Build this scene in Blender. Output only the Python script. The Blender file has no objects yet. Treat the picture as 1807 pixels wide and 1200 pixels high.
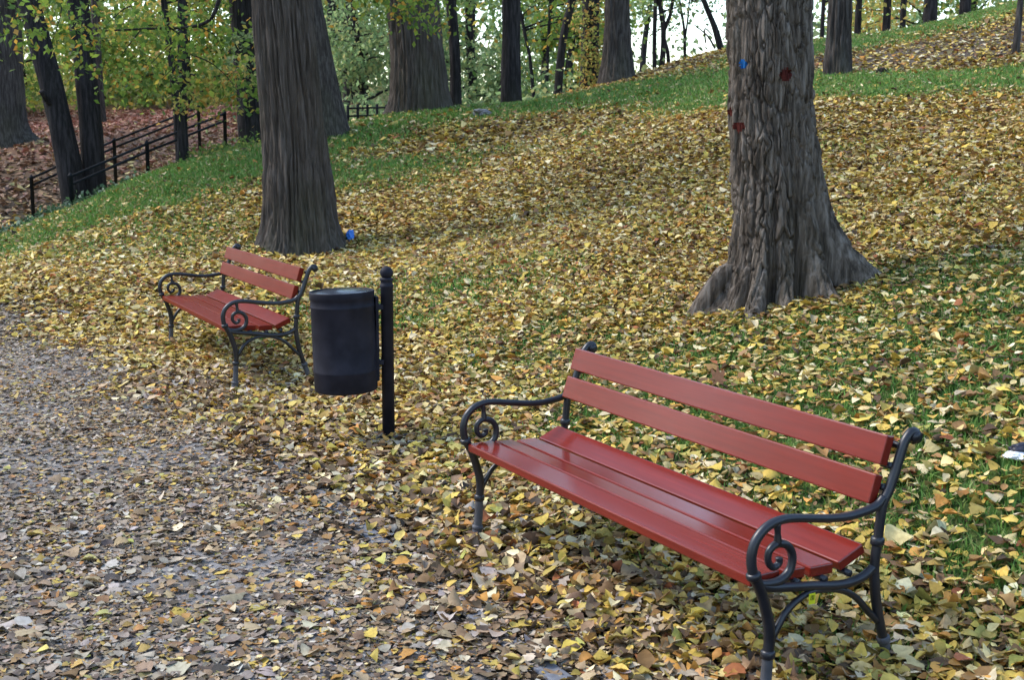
import bpy, bmesh, math
import numpy as np
from mathutils import Matrix, Vector

R = np.random.default_rng(7)
scene = bpy.context.scene
col = scene.collection
rad = math.radians

# ------------------------------------------------------------------ camera, sky, sun, exposure
CAM_Z, FOCAL, PITCH, ROLL = 1.72, 2230.8, rad(8.6407), rad(0.1038)   # FOCAL in pixels of the 1807 px wide photograph
cam_data = bpy.data.cameras.new('camera')
cam = bpy.data.objects.new('camera', cam_data)
col.objects.link(cam)
cam.matrix_world = Matrix.Translation((0, 0, CAM_Z)) @ Matrix.Rotation(math.pi/2 - PITCH, 4, 'X') @ Matrix.Rotation(ROLL, 4, 'Z')
cam_data.sensor_width = 36.0
cam_data.lens = FOCAL / 1807 * 36
cam_data.clip_start = 0.05
cam_data.clip_end = 3000
cam_data.dof.use_dof = True
cam_data.dof.focus_distance = 6.6
cam_data.dof.aperture_fstop = 8.0
scene.camera = cam

SUN_EL, SUN_AZ = rad(47), rad(-75)        # azimuth from +Y towards +X
world = bpy.data.worlds.new('World')
scene.world = world
world.use_nodes = True
wn = world.node_tree
sky = wn.nodes.new('ShaderNodeTexSky')
sky.sky_type = 'NISHITA'
sky.sun_disc = False
sky.sun_elevation = SUN_EL
sky.sun_rotation = SUN_AZ
sky.dust_density = 1.0
sky.air_density = 1.2
wn.links.new(sky.outputs[0], wn.nodes['Background'].inputs[0])
wn.nodes['Background'].inputs[1].default_value = 0.115

sun_data = bpy.data.lights.new('sun', 'SUN')
sun = bpy.data.objects.new('sun', sun_data)
col.objects.link(sun)
sun_data.energy = 0.85
sun_data.angle = rad(18)
sun_data.color = (1.0, 0.93, 0.84)
sd = Vector((math.sin(SUN_AZ)*math.cos(SUN_EL), math.cos(SUN_AZ)*math.cos(SUN_EL), math.sin(SUN_EL)))
sun.rotation_euler = sd.to_track_quat('Z', 'Y').to_euler()
sun.location = (-8, -4, 20)

vs = scene.view_settings
vs.view_transform = 'Standard'
vs.look = 'None'
vs.gamma = 1
vs.use_curve_mapping = False
vs.exposure = 1.95

# ------------------------------------------------------------------ helpers
def ray(px, py):
    u, v = px - 903.5, py - 600
    a = u*math.cos(ROLL) + v*math.sin(ROLL)
    b = u*math.sin(ROLL) - v*math.cos(ROLL)
    c, s = math.cos(PITCH), math.sin(PITCH)
    return np.array([a/FOCAL, c + b/FOCAL*s, -s + b/FOCAL*c])

def at(px, py, Y):
    """world point seen in pixel (px, py) of the photograph at distance Y along the view"""
    d = ray(px, py)
    return np.array([0, 0, CAM_Z]) + d*(Y/d[1])

def project(P):
    P = np.atleast_2d(P)
    x, y, z = P[:, 0], P[:, 1], P[:, 2] - CAM_Z
    c, s = math.cos(PITCH), math.sin(PITCH)
    f = np.maximum(y*c - z*s, 1e-3)
    return 903.5 + FOCAL*x/f, 600 - FOCAL*(y*s + z*c)/f, f

def _hash(ix, iy, iz, seed):
    h = (ix.astype(np.int64)*374761393 + iy.astype(np.int64)*668265263 + iz.astype(np.int64)*2147483647 + seed*974711) & 0xffffffff
    h = ((h ^ (h >> 13))*1274126177) & 0xffffffff
    h = ((h ^ (h >> 15))*2246822519) & 0xffffffff
    return ((h ^ (h >> 16)) & 0xffffff)/float(0xffffff)

def noise(x, y, z=None, seed=0):
    x, y = np.asarray(x, float), np.asarray(y, float)
    z = np.zeros_like(x) if z is None else np.asarray(z, float)
    x, y, z = np.broadcast_arrays(x, y, z)
    ix, iy, iz = np.floor(x), np.floor(y), np.floor(z)
    fx, fy, fz = x - ix, y - iy, z - iz
    fx, fy, fz = [t*t*(3 - 2*t) for t in (fx, fy, fz)]
    r = 0
    for dx in (0, 1):
        for dy in (0, 1):
            for dz in (0, 1):
                w = (fx if dx else 1-fx)*(fy if dy else 1-fy)*(fz if dz else 1-fz)
                r = r + w*_hash(ix+dx, iy+dy, iz+dz, seed)
    return r

def fbm(x, y, z=None, octaves=3, seed=0):
    r, a, t = 0, 1.0, 0
    z = np.zeros_like(np.asarray(x, float)) if z is None else z
    for o in range(octaves):
        r = r + a*noise(x*2**o, y*2**o, z*2**o, seed + 17*o)
        t += a
        a *= 0.5
    return r/t

def sstep(e0, e1, x):
    t = np.clip((x - e0)/(e1 - e0), 0, 1)
    return t*t*(3 - 2*t)

def mesh_np(name, verts, faces, smooth=True, colors=None, uvs=None):
    """faces: int array (n, 3) or (n, 4), or a list of such arrays"""
    if not isinstance(faces, list):
        faces = [faces]
    faces = [np.asarray(f, np.int32) for f in faces if len(f)]
    me = bpy.data.meshes.new(name)
    verts = np.ascontiguousarray(verts, np.float32)
    me.vertices.add(len(verts))
    me.vertices.foreach_set('co', verts.ravel())
    loops = np.concatenate([f.ravel() for f in faces])
    tot = np.concatenate([np.full(len(f), f.shape[1], np.int32) for f in faces])
    start = np.concatenate([[0], np.cumsum(tot)[:-1]]).astype(np.int32)
    me.loops.add(len(loops))
    me.loops.foreach_set('vertex_index', loops.astype(np.int32))
    me.polygons.add(len(tot))
    me.polygons.foreach_set('loop_start', start)
    me.update(calc_edges=True)
    if smooth:
        me.polygons.foreach_set('use_smooth', np.ones(len(tot), bool))
    if colors is not None:
        a = me.color_attributes.new('Col', 'FLOAT_COLOR', 'POINT')
        c4 = np.ones((len(verts), 4), np.float32)
        c4[:, :3] = colors
        a.data.foreach_set('color', c4.ravel())
    if uvs is not None:
        l = me.uv_layers.new(name='UVMap')
        l.data.foreach_set('uv', np.ascontiguousarray(uvs[loops], np.float32).ravel())
    return me

def link(name, me, mat=None, parent=None, kind=None, label=None, cat=None, group=None):
    o = bpy.data.objects.new(name, me)
    col.objects.link(o)
    if mat is not None and me is not None and not me.materials:
        me.materials.append(mat)
    if parent is not None:
        o.parent = parent
    return tag(o, label, cat, group, kind)

def tag(o, label=None, cat=None, group=None, kind=None):
    for k, v in (('label', label), ('category', cat), ('group', group), ('kind', kind)):
        if v:
            o[k] = v
    return o

def empty(name, loc, label, cat, group=None, rot=(0, 0, 0)):
    o = link(name, None, label=label, cat=cat, group=group)
    o.location = loc
    o.rotation_euler = rot
    o.empty_display_size = 0.2
    return o

def copy_tree(o, parent=None):
    c = o.copy()
    col.objects.link(c)
    if parent is not None:
        c.parent = parent
    for ch in list(o.children):
        copy_tree(ch, c)
    return c

def smooth_path(pts, n=8):
    """Catmull-Rom through the points"""
    P = np.asarray(pts, float)
    P = np.vstack([2*P[0] - P[1], P, 2*P[-1] - P[-2]])
    t = np.linspace(0, 1, n, endpoint=False)[:, None]
    out = []
    for i in range(1, len(P) - 2):
        a, b, c, d = P[i-1], P[i], P[i+1], P[i+2]
        out.append(0.5*((2*b) + (c - a)*t + (2*a - 5*b + 4*c - d)*t**2 + (-a + 3*b - 3*c + d)*t**3))
    out.append(P[-2][None])
    return np.vstack(out)

def tube(pts, radii, sides=10, caps=True):
    """returns verts, quads, tris of a tube swept along pts"""
    P = np.asarray(pts, float)
    n = len(P)
    r = np.broadcast_to(np.asarray(radii, float), (n,))
    T = np.gradient(P, axis=0)
    T /= np.linalg.norm(T, axis=1)[:, None] + 1e-12
    ref = np.array([0, 0, 1.0]) if abs(T[0, 2]) < 0.9 else np.array([1.0, 0, 0])
    N = np.empty_like(P)
    nn = ref - T[0]*(ref @ T[0])
    N[0] = nn/np.linalg.norm(nn)
    for i in range(1, n):
        nn = N[i-1] - T[i]*(N[i-1] @ T[i])
        N[i] = nn/(np.linalg.norm(nn) + 1e-12)
    B = np.cross(T, N)
    a = np.linspace(0, 2*np.pi, sides, endpoint=False)
    V = P[:, None, :] + r[:, None, None]*(N[:, None, :]*np.cos(a)[None, :, None] + B[:, None, :]*np.sin(a)[None, :, None])
    V = V.reshape(-1, 3)
    i, j = np.meshgrid(np.arange(n-1), np.arange(sides), indexing='ij')
    k = (j + 1) % sides
    Q = np.stack([i*sides + j, i*sides + k, (i+1)*sides + k, (i+1)*sides + j], -1).reshape(-1, 4)
    Tt = np.empty((0, 3), int)
    if caps:
        V = np.vstack([V, P[0], P[-1]])
        c0, c1 = n*sides, n*sides + 1
        jj = np.arange(sides)
        kk = (jj + 1) % sides
        Tt = np.vstack([np.stack([np.full(sides, c0), kk, jj], 1),
                        np.stack([np.full(sides, c1), (n-1)*sides + jj, (n-1)*sides + kk], 1)])
    return V, Q, Tt

def join(parts):
    V, Q, T, off = [], [], [], 0
    for v, q, t in parts:
        V.append(v); Q.append(q + off); T.append(t + off)
        off += len(v)
    return np.vstack(V), [np.vstack(Q), np.vstack(T)]

def lathe(profile, segs=32, centre=(0, 0)):
    """profile: list of (radius, z) bottom to top"""
    pr = np.asarray(profile, float)
    n = len(pr)
    a = np.linspace(0, 2*np.pi, segs, endpoint=False)
    V = np.stack([centre[0] + pr[:, :1]*np.cos(a), centre[1] + pr[:, :1]*np.sin(a), np.repeat(pr[:, 1:2], segs, 1)], -1).reshape(-1, 3)
    i, j = np.meshgrid(np.arange(n-1), np.arange(segs), indexing='ij')
    k = (j + 1) % segs
    Q = np.stack([i*segs + j, i*segs + k, (i+1)*segs + k, (i+1)*segs + j], -1).reshape(-1, 4)
    return V, Q, np.empty((0, 3), int)

def bevel_box(name, size, loc=(0, 0, 0), rx=0.0, bev=0.004, segs=2):
    bm = bmesh.new()
    bmesh.ops.create_cube(bm, size=1)
    bmesh.ops.scale(bm, vec=size, verts=bm.verts)
    bmesh.ops.bevel(bm, geom=bm.edges[:], offset=bev, segments=segs, profile=0.5, affect='EDGES')
    bmesh.ops.rotate(bm, cent=(0, 0, 0), matrix=Matrix.Rotation(rx, 3, 'X'), verts=bm.verts)
    bmesh.ops.translate(bm, vec=loc, verts=bm.verts)
    me = bpy.data.meshes.new(name)
    bm.to_mesh(me)
    bm.free()
    return me

# ------------------------------------------------------------------ materials
def new_mat(name, rough=0.7, spec=0.3):
    m = bpy.data.materials.new(name)
    m.use_nodes = True
    b = m.node_tree.nodes['Principled BSDF']
    b.inputs['Roughness'].default_value = rough
    b.inputs['Specular IOR Level'].default_value = spec
    return m, m.node_tree, b

def n_noise(nt, scale, detail=4, vec=None, rough=0.55, stretch=None):
    t = nt.nodes.new('ShaderNodeTexNoise')
    t.inputs['Scale'].default_value = scale
    t.inputs['Detail'].default_value = detail
    t.inputs['Roughness'].default_value = rough
    if vec is None:
        tc = nt.nodes.new('ShaderNodeTexCoord')
        vec = tc.outputs['Object']
    if stretch:
        mp = nt.nodes.new('ShaderNodeMapping')
        mp.inputs['Scale'].default_value = stretch
        nt.links.new(vec, mp.inputs[0])
        vec = mp.outputs[0]
    nt.links.new(vec, t.inputs['Vector'])
    return t.outputs['Fac']

def n_ramp(nt, fac, stops):
    r = nt.nodes.new('ShaderNodeValToRGB')
    el = r.color_ramp.elements
    while len(el) < len(stops):
        el.new(0.5)
    for e, (p, c) in zip(el, stops):
        e.position = p
        e.color = (*c, 1)
    nt.links.new(fac, r.inputs[0])
    return r.outputs['Color']

def n_mix(nt, fac, a, b, mode='MIX'):
    m = nt.nodes.new('ShaderNodeMix')
    m.data_type = 'RGBA'
    m.blend_type = mode
    for s, v in ((m.inputs[0], fac), (m.inputs[6], a), (m.inputs[7], b)):
        if isinstance(v, (int, float)):
            s.default_value = v
        elif isinstance(v, tuple):
            s.default_value = (*v, 1)
        else:
            nt.links.new(v, s)
    return m.outputs[2]

def n_bump(nt, bsdf, h, strength, dist):
    b = nt.nodes.new('ShaderNodeBump')
    b.inputs['Strength'].default_value = strength
    b.inputs['Distance'].default_value = dist
    nt.links.new(h, b.inputs['Height'])
    nt.links.new(b.outputs[0], bsdf.inputs['Normal'])

def n_attr(nt, name='Col'):
    a = nt.nodes.new('ShaderNodeAttribute')
    a.attribute_name = name
    return a.outputs['Color']

def foliage_mat(name, rough=0.55, trans=0.3, spec=0.25, veins=False):
    m, nt, b = new_mat(name, rough, spec)
    c = n_attr(nt)
    if veins:
        f = n_noise(nt, 45, 3)
        c = n_mix(nt, 0.55, c, n_ramp(nt, f, [(0.3, (0.62, 0.55, 0.46)), (0.62, (1.15, 1.12, 1.05))]), 'MULTIPLY')
    nt.links.new(c, b.inputs['Base Color'])
    if trans > 0:
        t = nt.nodes.new('ShaderNodeBsdfTranslucent')
        nt.links.new(c, t.inputs['Color'])
        mx = nt.nodes.new('ShaderNodeMixShader')
        mx.inputs[0].default_value = trans
        nt.links.new(b.outputs[0], mx.inputs[1])
        nt.links.new(t.outputs[0], mx.inputs[2])
        nt.links.new(mx.outputs[0], nt.nodes['Material Output'].inputs[0])
    return m

M = {}
M['litter'] = foliage_mat('fallen leaf', 0.62, 0.12, 0.22, veins=True)
M['leaf'] = foliage_mat('tree leaf', 0.5, 0.58, 0.2)
M['grass'] = foliage_mat('grass blade', 0.55, 0.25, 0.25)

def bark_mat(name, dark, mid, light, sx=14, sz=2.2, bump=0.5, moss=0.0):
    m, nt, b = new_mat(name, 0.9, 0.12)
    f = n_noise(nt, 1.0, 6, stretch=(sx, sx, sz), rough=0.62)
    g = n_noise(nt, 2.0, 4)
    c = n_ramp(nt, f, [(0.36, dark), (0.5, mid), (0.64, light)])
    c = n_mix(nt, 0.5, c, n_ramp(nt, g, [(0.3, (0.7, 0.7, 0.7)), (0.7, (1.25, 1.22, 1.18))]), 'MULTIPLY')
    if moss:
        h = n_noise(nt, 1.1, 3, stretch=(1, 1, 0.4))
        mk = nt.nodes.new('ShaderNodeMapRange')
        mk.inputs[1].default_value, mk.inputs[2].default_value, mk.inputs[4].default_value = 0.5, 0.72, moss
        nt.links.new(h, mk.inputs[0])
        c = n_mix(nt, mk.outputs[0], c, (0.07, 0.075, 0.035))
    nt.links.new(c, b.inputs['Base Color'])
    f2 = n_noise(nt, 1.0, 6, stretch=(sx*3, sx*3, sz*4), rough=0.7)
    ad = nt.nodes.new('ShaderNodeMath')
    ad.operation = 'MULTIPLY_ADD'
    ad.inputs[1].default_value = 0.45
    nt.links.new(f2, ad.inputs[0])
    nt.links.new(f, ad.inputs[2])
    n_bump(nt, b, ad.outputs[0], bump, 0.045)
    return m

M['bark_furrow'] = bark_mat('furrowed grey brown bark', (0.050, 0.042, 0.035), (0.082, 0.069, 0.059), (0.120, 0.104, 0.093), 30, 1.3, 0.8, 0.4)
M['bark_flaky'] = bark_mat('flaking grey bark', (0.050, 0.040, 0.032), (0.132, 0.108, 0.088), (0.245, 0.210, 0.180), 24, 2.4, 0.9, 0.15)
M['bark_dark'] = bark_mat('dark smooth bark', (0.014, 0.0125, 0.013), (0.026, 0.0235, 0.0245), (0.047, 0.043, 0.045), 26, 3.0, 0.5, 0.2)
M['bark_far'] = bark_mat('brown bark', (0.032, 0.027, 0.024), (0.062, 0.053, 0.048), (0.105, 0.094, 0.088), 30, 3.0, 0.6, 0.3)

def paint_wood(name, base, rough, wear, spec=0.45):
    m, nt, b = new_mat(name, rough, spec)
    f = n_noise(nt, 1.0, 5, stretch=(2.5, 60, 60))
    g = n_noise(nt, 5.0, 5)
    c = n_ramp(nt, f, [(0.3, tuple(x*0.82 for x in base)), (0.7, tuple(x*1.15 for x in base))])
    mk = nt.nodes.new('ShaderNodeMapRange')
    mk.inputs[1].default_value, mk.inputs[2].default_value, mk.inputs[4].default_value = 0.58, 0.78, wear
    nt.links.new(g, mk.inputs[0])
    c = n_mix(nt, mk.outputs[0], c, (0.065, 0.024, 0.018))
    nt.links.new(c, b.inputs['Base Color'])
    rr = nt.nodes.new('ShaderNodeMapRange')
    rr.inputs[3].default_value, rr.inputs[4].default_value = rough*0.75, rough*1.35
    nt.links.new(g, rr.inputs[0])
    nt.links.new(rr.outputs[0], b.inputs['Roughness'])
    n_bump(nt, b, f, 0.10, 0.003)
    return m

M['red_wood'] = paint_wood('glossy red painted wood', (0.170, 0.0165, 0.0092), 0.17, 0.14)
M['worn_wood'] = paint_wood('worn red painted wood', (0.155, 0.0160, 0.0075), 0.32, 0.15, 0.10)

def metal_paint(name, base, rough, scuff, spec=0.5):
    m, nt, b = new_mat(name, rough, spec)
    g = n_noise(nt, 9.0, 5)
    c = n_ramp(nt, g, [(0.35, base), (0.75, tuple(x*1.8 + scuff for x in base))])
    nt.links.new(c, b.inputs['Base Color'])
    n_bump(nt, b, n_noise(nt, 60, 3), 0.15, 0.002)
    return m

M['iron'] = metal_paint('black painted cast iron', (0.008, 0.0085, 0.012), 0.36, 0.006)
M['iron_foot'] = metal_paint('dusty black cast iron', (0.035, 0.035, 0.040), 0.6, 0.02)
M['bin'] = metal_paint('dark blue black painted steel', (0.0120, 0.0117, 0.0175), 0.6, 0.004, 0.13)
M['bin_lid'] = metal_paint('glossy dark lid', (0.03, 0.035, 0.045), 0.16, 0.01)
M['rail'] = metal_paint('dark railing steel', (0.008, 0.009, 0.011), 0.7, 0.005, 0.12)

def flat_mat(name, base, rough=0.6, spec=0.3, var=0.2):
    m, nt, b = new_mat(name, rough, spec)
    f = n_noise(nt, 30, 4)
    nt.links.new(n_ramp(nt, f, [(0.3, tuple(x*(1-var) for x in base)), (0.7, tuple(x*(1+var) for x in base))]), b.inputs['Base Color'])
    return m

M['blue_plastic'] = flat_mat('blue plastic', (0.05, 0.21, 0.68), 0.4, 0.4)
M['white_plastic'] = flat_mat('white plastic wrapper', (0.75, 0.77, 0.8), 0.4, 0.4, 0.08)
M['black_plastic'] = flat_mat('black plastic wrapper', (0.02, 0.018, 0.03), 0.35, 0.5)
M['tag_yellow'] = flat_mat('yellow sticker', (0.62, 0.62, 0.02), 0.5, 0.3, 0.05)
M['tag_print'] = flat_mat('dark print', (0.08, 0.09, 0.02), 0.6, 0.2, 0.05)
M['blue_paint'] = flat_mat('blue paint', (0.01, 0.085, 0.26), 0.8, 0.1, 0.35)
M['red_paint'] = flat_mat('dull red paint', (0.065, 0.016, 0.013), 0.9, 0.05, 0.4)
M['green_paint'] = flat_mat('bright green paint', (0.02, 0.45, 0.13), 0.6, 0.2, 0.15)
M['stone'] = flat_mat('grey stone', (0.2, 0.2, 0.21), 0.85, 0.2, 0.35)
M['kerb'] = flat_mat('pale grey kerb stone', (0.15, 0.155, 0.17), 0.85, 0.2, 0.25)

def ground_mat():
    m, nt, b = new_mat('soil with leaf mould and grass', 0.95, 0.1)
    c = n_attr(nt)
    f = n_noise(nt, 7, 8, rough=0.7)
    g = n_noise(nt, 38, 5, rough=0.7)
    c = n_mix(nt, 0.8, c, n_ramp(nt, f, [(0.3, (0.55, 0.55, 0.55)), (0.7, (1.4, 1.35, 1.25))]), 'MULTIPLY')
    c = n_mix(nt, 0.8, c, n_ramp(nt, g, [(0.3, (0.5, 0.5, 0.5)), (0.7, (1.55, 1.5, 1.4))]), 'MULTIPLY')
    nt.links.new(c, b.inputs['Base Color'])
    n_bump(nt, b, g, 0.9, 0.03)
    return m

def path_mat():
    m, nt, b = new_mat('blue grey trodden path', 0.88, 0.2)
    f = n_noise(nt, 2.2, 6, rough=0.65)
    g = n_noise(nt, 120, 4, rough=0.7)
    c = n_ramp(nt, f, [(0.3, (0.115, 0.099, 0.084)), (0.5, (0.178, 0.162, 0.147)), (0.7, (0.24, 0.226, 0.215))])
    c = n_mix(nt, 0.7, c, n_ramp(nt, g, [(0.3, (0.6, 0.6, 0.6)), (0.7, (1.4, 1.4, 1.4))]), 'MULTIPLY')
    nt.links.new(c, b.inputs['Base Color'])
    n_bump(nt, b, g, 0.6, 0.008)
    return m

M['ground'] = ground_mat()
M['path'] = path_mat()

# ------------------------------------------------------------------ terrain
def plane_z(x, y):
    return -0.046 + 0.0174*(np.minimum(y, 14) - 4.67)

ctrl = []
for x, y in [(0.29, 4.67), (-2.44, 9.62), (-0.72, 7.37), (0.9, 3.3), (-0.3, 4.8), (-1.7, 7.4), (-3.2, 9.8), (-2.0, 5.0), (-1.5, 3.0),
             (-4.0, 7.0), (-4.0, 3.5), (-6.0, 9.0), (-6, 5), (-9, 11), (-9, 6), (0.3, 2.0), (-1, 0), (1.5, 0.5), (-5, 0), (-10, 0), (5, -5), (-5, -8), (-14, 6),
             (0.7, 5.1), (-2.0, 9.9)]:
    ctrl.append((x, y, float(plane_z(x, y))))
for px, py, D in [
    (1800, 1190, 3.9), (1800, 1000, 4.5), (1800, 700, 6.0), (1340, 560, 8.6), (1800, 500, 8.0), (900, 450, 12), (1100, 450, 11), (700, 450, 14),
    (900, 330, 16), (700, 330, 17.5), (1100, 330, 15), (1500, 300, 13), (1800, 300, 11.5), (1400, 185, 16.5), (1800, 190, 15), (1100, 205, 20.5),
    (1480, 132, 20), (1700, 128, 19), (1480, 76, 26), (1640, 46, 28), (1800, 6, 30), (1270, 90, 28), (1060, 152, 26), (900, 190, 25), (745, 197, 23.4),
    (640, 216, 24), (560, 236, 22.5), (450, 260, 21), (330, 289, 19.5), (230, 328, 18.5), (120, 374, 17.5), (60, 404, 17), (0, 435, 16.5),
    (330, 400, 15.5), (330, 500, 12.5), (530, 455, 14.5), (620, 402, 15.5), (0, 480, 14), (0, 600, 11.3), (150, 480, 13.3), (900, 250, 20), (640, 270, 20.5),
    # beyond the crest on the left: the dip with the steps, then the far slope
    (50, 345, 26), (30, 252, 32), (140, 222, 38), (240, 215, 40), (300, 155, 55), (0, 150, 60), (600, 182, 42), (420, 190, 44), (480, 130, 62), (640, 140, 60)]:
    ctrl.append(tuple(at(px, py, D)))
for px, D, z in [(0, 19.5, 0.15), (60, 20, 0.25), (120, 21, 0.42), (230, 22.5, 0.75), (330, 23.5, 1.05), (450, 25, 1.55), (560, 27, 1.9), (640, 29, 1.95),
                 (740, 30, 1.85), (900, 31, 2.0), (900, 45, 1.0), (1060, 32, 2.4), (1060, 45, 1.2), (1270, 34, 3.3), (1270, 46, 2.0), (1480, 33, 3.5), (1480, 46, 2.5),
                 (1640, 36, 4.2), (1800, 40, 4.8), (1800, 60, 4), (-200, 20, 0.1), (-200, 32, 1.2), (740, 45, 1.6), (1270, 80, 1.5), (900, 80, 1.5), (500, 95, 6), (100, 95, 7)]:
    p = at(px, 600, D)
    ctrl.append((p[0], p[1], z))
for x, y, z in [(10, 2, 2.2), (20, 10, 5.0), (-25, 10, 0.3), (-25, 30, 1.5), (25, 30, 6), (-45, 60, 5), (60, 60, 5), (40, 0, 6), (-40, -20, 0), (0, -40, 0), (40, -40, 3), (0, 110, 4), (-60, 110, 7), (60, 110, 3)]:
    ctrl.append((x, y, z))
ctrl = np.array(ctrl)

def _tps(r2):
    return 0.5*r2*np.log(r2 + 1e-9)
_n = len(ctrl)
_d2 = ((ctrl[:, None, :2] - ctrl[None, :, :2])**2).sum(-1)
_A = np.zeros((_n+3, _n+3))
_A[:_n, :_n] = _tps(_d2) + np.eye(_n)*0.35
_A[:_n, _n] = 1
_A[:_n, _n+1:] = ctrl[:, :2]
_A[_n:, :_n] = _A[:_n, _n:].T
_w = np.linalg.solve(_A, np.concatenate([ctrl[:, 2], np.zeros(3)]))

def height(x, y):
    x, y = np.asarray(x, float), np.asarray(y, float)
    sh = x.shape
    x, y = x.ravel(), y.ravel()
    cx, cy = x, y - 20
    r = np.sqrt(cx*cx + cy*cy)
    k = np.minimum(1, 95/np.maximum(r, 1e-6))
    X, Y = cx*k, cy*k + 20
    out = np.empty(len(X))
    for i in range(0, len(X), 20000):
        s = slice(i, i + 20000)
        d2 = (X[s, None] - ctrl[:, 0])**2 + (Y[s, None] - ctrl[:, 1])**2
        out[s] = _tps(d2) @ _w[:_n] + _w[_n] + X[s]*_w[_n+1] + Y[s]*_w[_n+2]
    out = out + (fbm(X*1.3, Y*1.3, octaves=3, seed=3) - 0.5)*0.07*sstep(0.6, 2.0, path_side(X, Y))
    return out.reshape(sh)

# the kerb line along the front of the benches (world x, y), path to its left
KERB = np.array([(2.35, 0.0), (1.25, 2.05), (0.15, 4.11), (-0.38, 5.08), (-1.11, 6.55), (-1.75, 7.75), (-2.75, 9.75), (-3.6, 11.2), (-4.7, 12.3), (-6.2, 13.0), (-9.0, 13.6), (-14.0, 14.2)])
KERB_S = smooth_path(KERB, 12)

def path_side(x, y):
    """signed distance to the kerb line: positive on the slope side, negative on the path"""
    x, y = np.asarray(x, float).ravel(), np.asarray(y, float).ravel()
    a, b = KERB_S[:-1], KERB_S[1:]
    best = np.full(len(x), 1e9)
    sgn = np.ones(len(x))
    for p, q in zip(a[::2], KERB_S[2::2]):
        e = q - p
        t = np.clip(((x - p[0])*e[0] + (y - p[1])*e[1])/(e @ e), 0, 1)
        dx, dy = x - p[0] - t*e[0], y - p[1] - t*e[1]
        d = dx*dx + dy*dy
        m = d < best
        best[m] = d[m]
        sgn[m] = np.where(e[0]*dy[m] - e[1]*dx[m] < 0, 1, -1)
    return np.sqrt(best)*sgn

def gauss(x, y, cx, cy, sx, sy, ang=0):
    c, s = math.cos(ang), math.sin(ang)
    u, v = (x - cx)*c + (y - cy)*s, -(x - cx)*s + (y - cy)*c
    return np.exp(-0.5*((u/sx)**2 + (v/sy)**2))

def line_band(x, y, pts, w):
    best = np.full(len(x), 1e9)
    for p, q in zip(pts[:-1], pts[1:]):
        p, q = np.asarray(p[:2]), np.asarray(q[:2])
        e = q - p
        t = np.clip(((x - p[0])*e[0] + (y - p[1])*e[1])/(e @ e), 0, 1)
        best = np.minimum(best, (x - p[0] - t*e[0])**2 + (y - p[1] - t*e[1])**2)
    return np.exp(-0.5*best/w**2)

CREST_LEFT = [at(-60, 440, 16.2), at(60, 408, 16.5), at(200, 345, 17.5), at(330, 292, 19), at(450, 262, 20.5), at(600, 232, 22)]
BAND = [at(760, 200, 23.3), at(900, 198, 23.6), at(1060, 172, 23.5), at(1200, 150, 22.5), at(1400, 155, 18.8), at(1600, 150, 17.6), at(1807, 150, 17.2), at(2100, 140, 17)]
BAND_TOP = [at(1440, 84, 25), at(1640, 60, 26.5), at(1800, 30, 28)]

MOULD = [at(1545, 102, 22.3)[:2], at(1215, 108, 26.3)[:2]]

def grass_mask(x, y):
    """how much green sward shows, 0..1 (world coordinates)"""
    g = 1.3*line_band(x, y, CREST_LEFT, 0.95)
    g = np.maximum(g, 1.25*line_band(x, y, BAND, 0.95))
    g = np.maximum(g, 0.8*line_band(x, y, BAND_TOP, 1.2))
    near = np.maximum.reduce([gauss(x, y, 2.5, 6.4, 1.2, 0.9, 0.4), 0.95*gauss(x, y, 1.3, 7.3, 1.1, 0.8, 0.5), 0.7*gauss(x, y, 3.2, 8.2, 0.9, 0.9),
                              0.8*gauss(x, y, 2.3, 5.2, 0.9, 0.6, 0.8), 0.5*gauss(x, y, 0.2, 9.0, 0.9, 0.8), 0.5*gauss(x, y, -1.0, 11.0, 1.0, 0.8)])
    g = np.maximum(g, 1.2*near)
    g = np.maximum(g, np.maximum(0.55*gauss(x, y, -4.6, 15.3, 1.3, 1.0), 0.5*gauss(x, y, -2.2, 18.5, 1.2, 1.0)))
    g = np.maximum(g, 0.13*sstep(0.8, 2, path_side(x, y)))
    g = g*(1 - 0.62*np.maximum(gauss(x, y, *MOULD[0], 3.0, 1.5), gauss(x, y, *MOULD[1], 2.6, 0.9, 0.5)))
    n = fbm(x*1.1, y*1.1, octaves=3, seed=11)
    n2 = fbm(x*3.5, y*3.5, octaves=2, seed=12)
    return np.clip(g*(0.35 + 1.2*n + 0.9*n2) - 0.18, 0, 1)

def axis_grid(fine0, fine1, step, lo, hi):
    a = list(np.arange(fine0, fine1 + 1e-6, step))
    s = step
    while a[-1] < hi:
        s *= 1.22
        a.append(min(a[-1] + s, hi))
    s = step
    while a[0] > lo:
        s *= 1.22
        a.insert(0, max(a[0] - s, lo))
    return np.array(a)

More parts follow.
